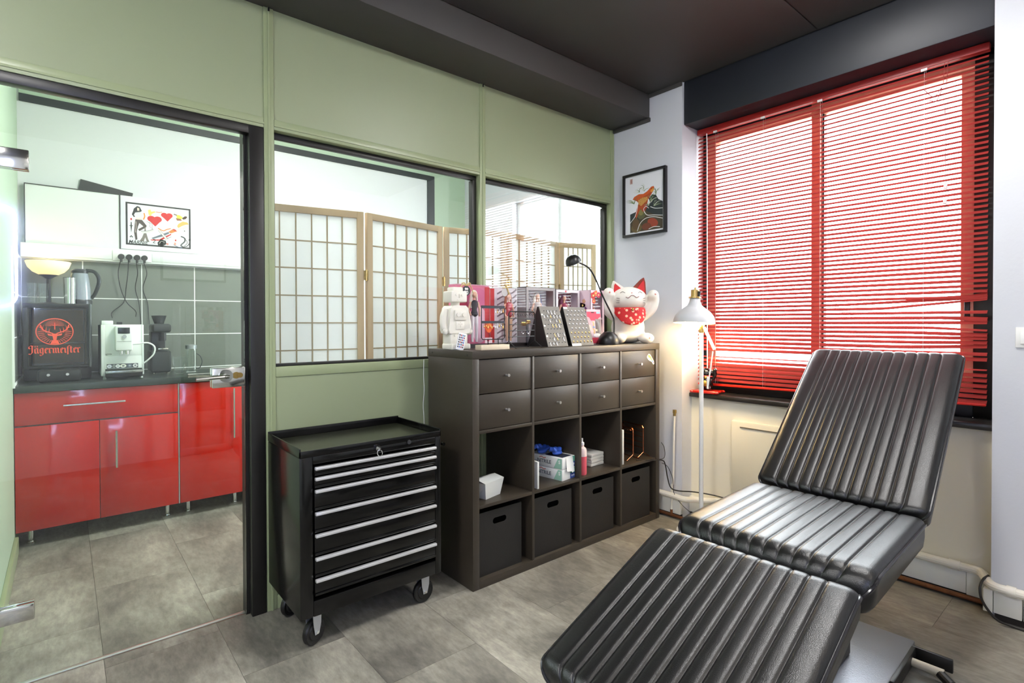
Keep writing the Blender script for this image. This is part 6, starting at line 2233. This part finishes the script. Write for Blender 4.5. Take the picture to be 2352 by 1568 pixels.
# ------------------------------------------------------------------ ornate mirror and picture on the wall behind the camera
om = thing('ornate_mirror', 'tall mirror in an ornate silver frame leaning behind the camera', 'mirror', (-1.9, -3.27, 0))
OX0, OX1, OZ1 = -2.14, -1.645, 1.47
SLV = mat('ornate_silver', (190, 190, 196), 0.3, 0.8, bump=(90, 1.0))
for b in ((OX0, OX0 + 0.06, 0.02, OZ1), (OX1 - 0.06, OX1, 0.02, OZ1), (OX0 + 0.06, OX1 - 0.06, OZ1 - 0.06, OZ1), (OX0 + 0.06, OX1 - 0.06, 0.02, 0.08)):
    bx('frame_side', SLV, (b[0], b[1], -3.292, -3.25, b[2], b[3]), om, bev=0.008)
for k in range(24):
    for xx in (OX0 + 0.02, OX1 - 0.02):
        MB().ball((xx, -3.248, 0.06 + k * 0.06), (0.014, 0.01, 0.022), 8, 6).build('frame_bead', SLV, om)
for k in range(7):
    MB().ball((OX0 + 0.05 + k * 0.066, -3.248, OZ1 - 0.02), (0.022, 0.01, 0.014), 8, 6).build('frame_bead', SLV, om)
MB().box(OX0 + 0.06, OX1 - 0.06, -3.29, -3.262, 0.08, OZ1 - 0.06).build('mirror_glass', mat('mirror_silver', (225, 228, 228), 0.02, 1.0), om)
fp = thing('framed_print', 'white framed print above the mirror behind the camera', 'picture', (-1.96, -3.29, 1.67))
bx('frame', mat('dark_grey_frame', (70, 70, 74), 0.5), (-2.23, -1.69, -3.298, -3.27, 1.65, 2.05), fp, bev=0.003)
bx('sheet', mat('poster_paper'), (-2.21, -1.71, -3.27, -3.267, 1.67, 2.03), fp)

# white-blue neon outline on the same wall, mirrored in the glass door
ns = thing('neon_sign', 'white-blue neon tube outline on the wall behind the camera', 'neon sign', (-3.6, -3.29, 1.38))
pts = []
for cx_, cz_, a0 in ((-3.29, 1.48, -90), (-3.29, 2.1, 0), (-3.85, 2.1, 90), (-3.85, 1.48, 180)):
    for k in range(6):
        a = rad(a0 + 18 * k)
        pts.append((cx_ + 0.09 * math.cos(a), -3.265, cz_ + 0.09 * math.sin(a)))
MB().tube(pts, 0.009, 8, closed=True).build('glass_tube', mat('neon_blue_white', (225, 230, 255), 0.3, emit=((190, 200, 255), 22)), ns)
for xx, zz in ((-3.6, 1.39), (-3.6, 2.19)):
    MB().cyl((xx, -3.3, zz), (xx, -3.265, zz), 0.006, 8).build('tube_clip', BLACKR, ns)

# ------------------------------------------------------------------ cables
BLKC = mat('black_cable', (34, 30, 26), 0.5)
o = MB().tube(smoothpath([(-0.2, -0.36, cellz[0] + CHT - 0.002 + 0.024), (-0.1, -0.395, 0.385), (0.0, -0.41, 0.372), (0.02, -0.42, 0.34), (0.03, -0.43, 0.26), (0.035, -0.45, 0.2), (0.04, -0.5, 0.19), (0.07, -0.6, 0.2), (0.13, -0.72, 0.19), (0.145, -0.9, 0.175)], 6), 0.0038, 8).build('thick_cable', BLKC, origin=(0, -0.42, 0.3))
tag(o, 'thick dark cable running from the shelf to the window wall pipe', 'cable')
o = MB().tube(smoothpath([(-0.1, -0.396, 0.39), (0.005, -0.408, 0.38), (0.03, -0.41, 0.4), (0.035, -0.4, 0.45), (0.02, -0.39, 0.48)], 6), 0.002, 6).build('thin_cable', BLKC, origin=(0, -0.4, 0.4))
tag(o, 'thin dark cable looping up beside the shelf side', 'cable')
o = MB().tube(smoothpath([(0.0, -0.408, 0.355), (0.03, -0.43, 0.33), (0.04, -0.46, 0.26), (0.04, -0.47, 0.17), (0.045, -0.52, 0.11), (0.04, -0.6, 0.07), (0.03, -0.68, 0.03)], 6), 0.0018, 6).build('lamp_cable', BLKC, origin=(0, -0.45, 0.3))
tag(o, 'thin cable hanging from the shelf to the floor lamp base', 'cable')
o = MB().tube(smoothpath([(0.1, -1.965, 0.165), (0.05, -1.955, 0.16), (0.02, -1.95, 0.13), (0.015, -1.96, 0.08), (0.02, -2.0, 0.025), (0.035, -2.05, 0.008), (0.04, -2.2, 0.006), (0.03, -2.6, 0.006)], 6), 0.005, 8).build('pier_cable', BLKC, origin=(0.03, -1.98, 0))
tag(o, 'dark cable looping over the pipe at the pier corner', 'cable')
o = MB().tube(smoothpath([(-1.478, 0.03, 1.06), (-1.483, 0.025, 0.98), (-1.477, 0.03, 0.9), (-1.486, 0.025, 0.82), (-1.478, 0.03, 0.72), (-1.478, 0.03, 0.4)], 6), 0.002, 6).build('white_cable', mat('white_hose'), origin=(-1.48, 0.03, 0.7))
tag(o, 'thin white cable hanging behind the left side of the shelf', 'cable')
o = MB().tube(smoothpath([(-0.31, -0.285, ST + 0.006), (-0.285, -0.23, ST + 0.004), (-0.27, -0.15, ST + 0.004), (-0.24, -0.03, ST + 0.004)], 6), 0.0025, 6).build('desk_cable', BLKC, origin=(-0.2, -0.35, ST))
tag(o, 'black cord of the desk lamp lying on the shelf top', 'cable')

# ------------------------------------------------------------------ outside the window: pavement, facade, tree
struct('ground_outside', MB().box(0.5, 30, -20, 20, -0.5, -0.4), mat('pale_pavement', (196, 192, 186), 0.8), label='pale street outside the window')
tr = thing('street_tree', 'leafless-looking street tree seen faintly through the blind', 'tree', (5.5, -2.4, -0.4))
MB().cyl((5.5, -2.4, -0.4), (5.5, -2.4, 2.4), 0.12, 10, r2=0.08).build('trunk', mat('bark', (96, 84, 70), 0.9), tr)
random.seed(4)
mb = MB()
for k in range(500):
    a, r_, zz = random.uniform(0, 6.28), abs(random.gauss(0, 0.6)), random.uniform(1.7, 3.6)
    c = Vector((5.5 + r_ * math.cos(a), -2.4 + r_ * math.sin(a), zz))
    n_ = Vector((random.gauss(0, 1), random.gauss(0, 1), random.gauss(0, 1))).normalized()
    u_ = n_.orthogonal().normalized() * 0.09
    v_ = n_.cross(u_)
    mb.add([c - u_, c - v_ * .5, c + u_, c + v_ * .5], [(0, 1, 2, 3)])
lf = mb.build('foliage', mat('street_leaves', (120, 132, 96), 0.7), tr, smooth=0)
lf['kind'] = 'stuff'
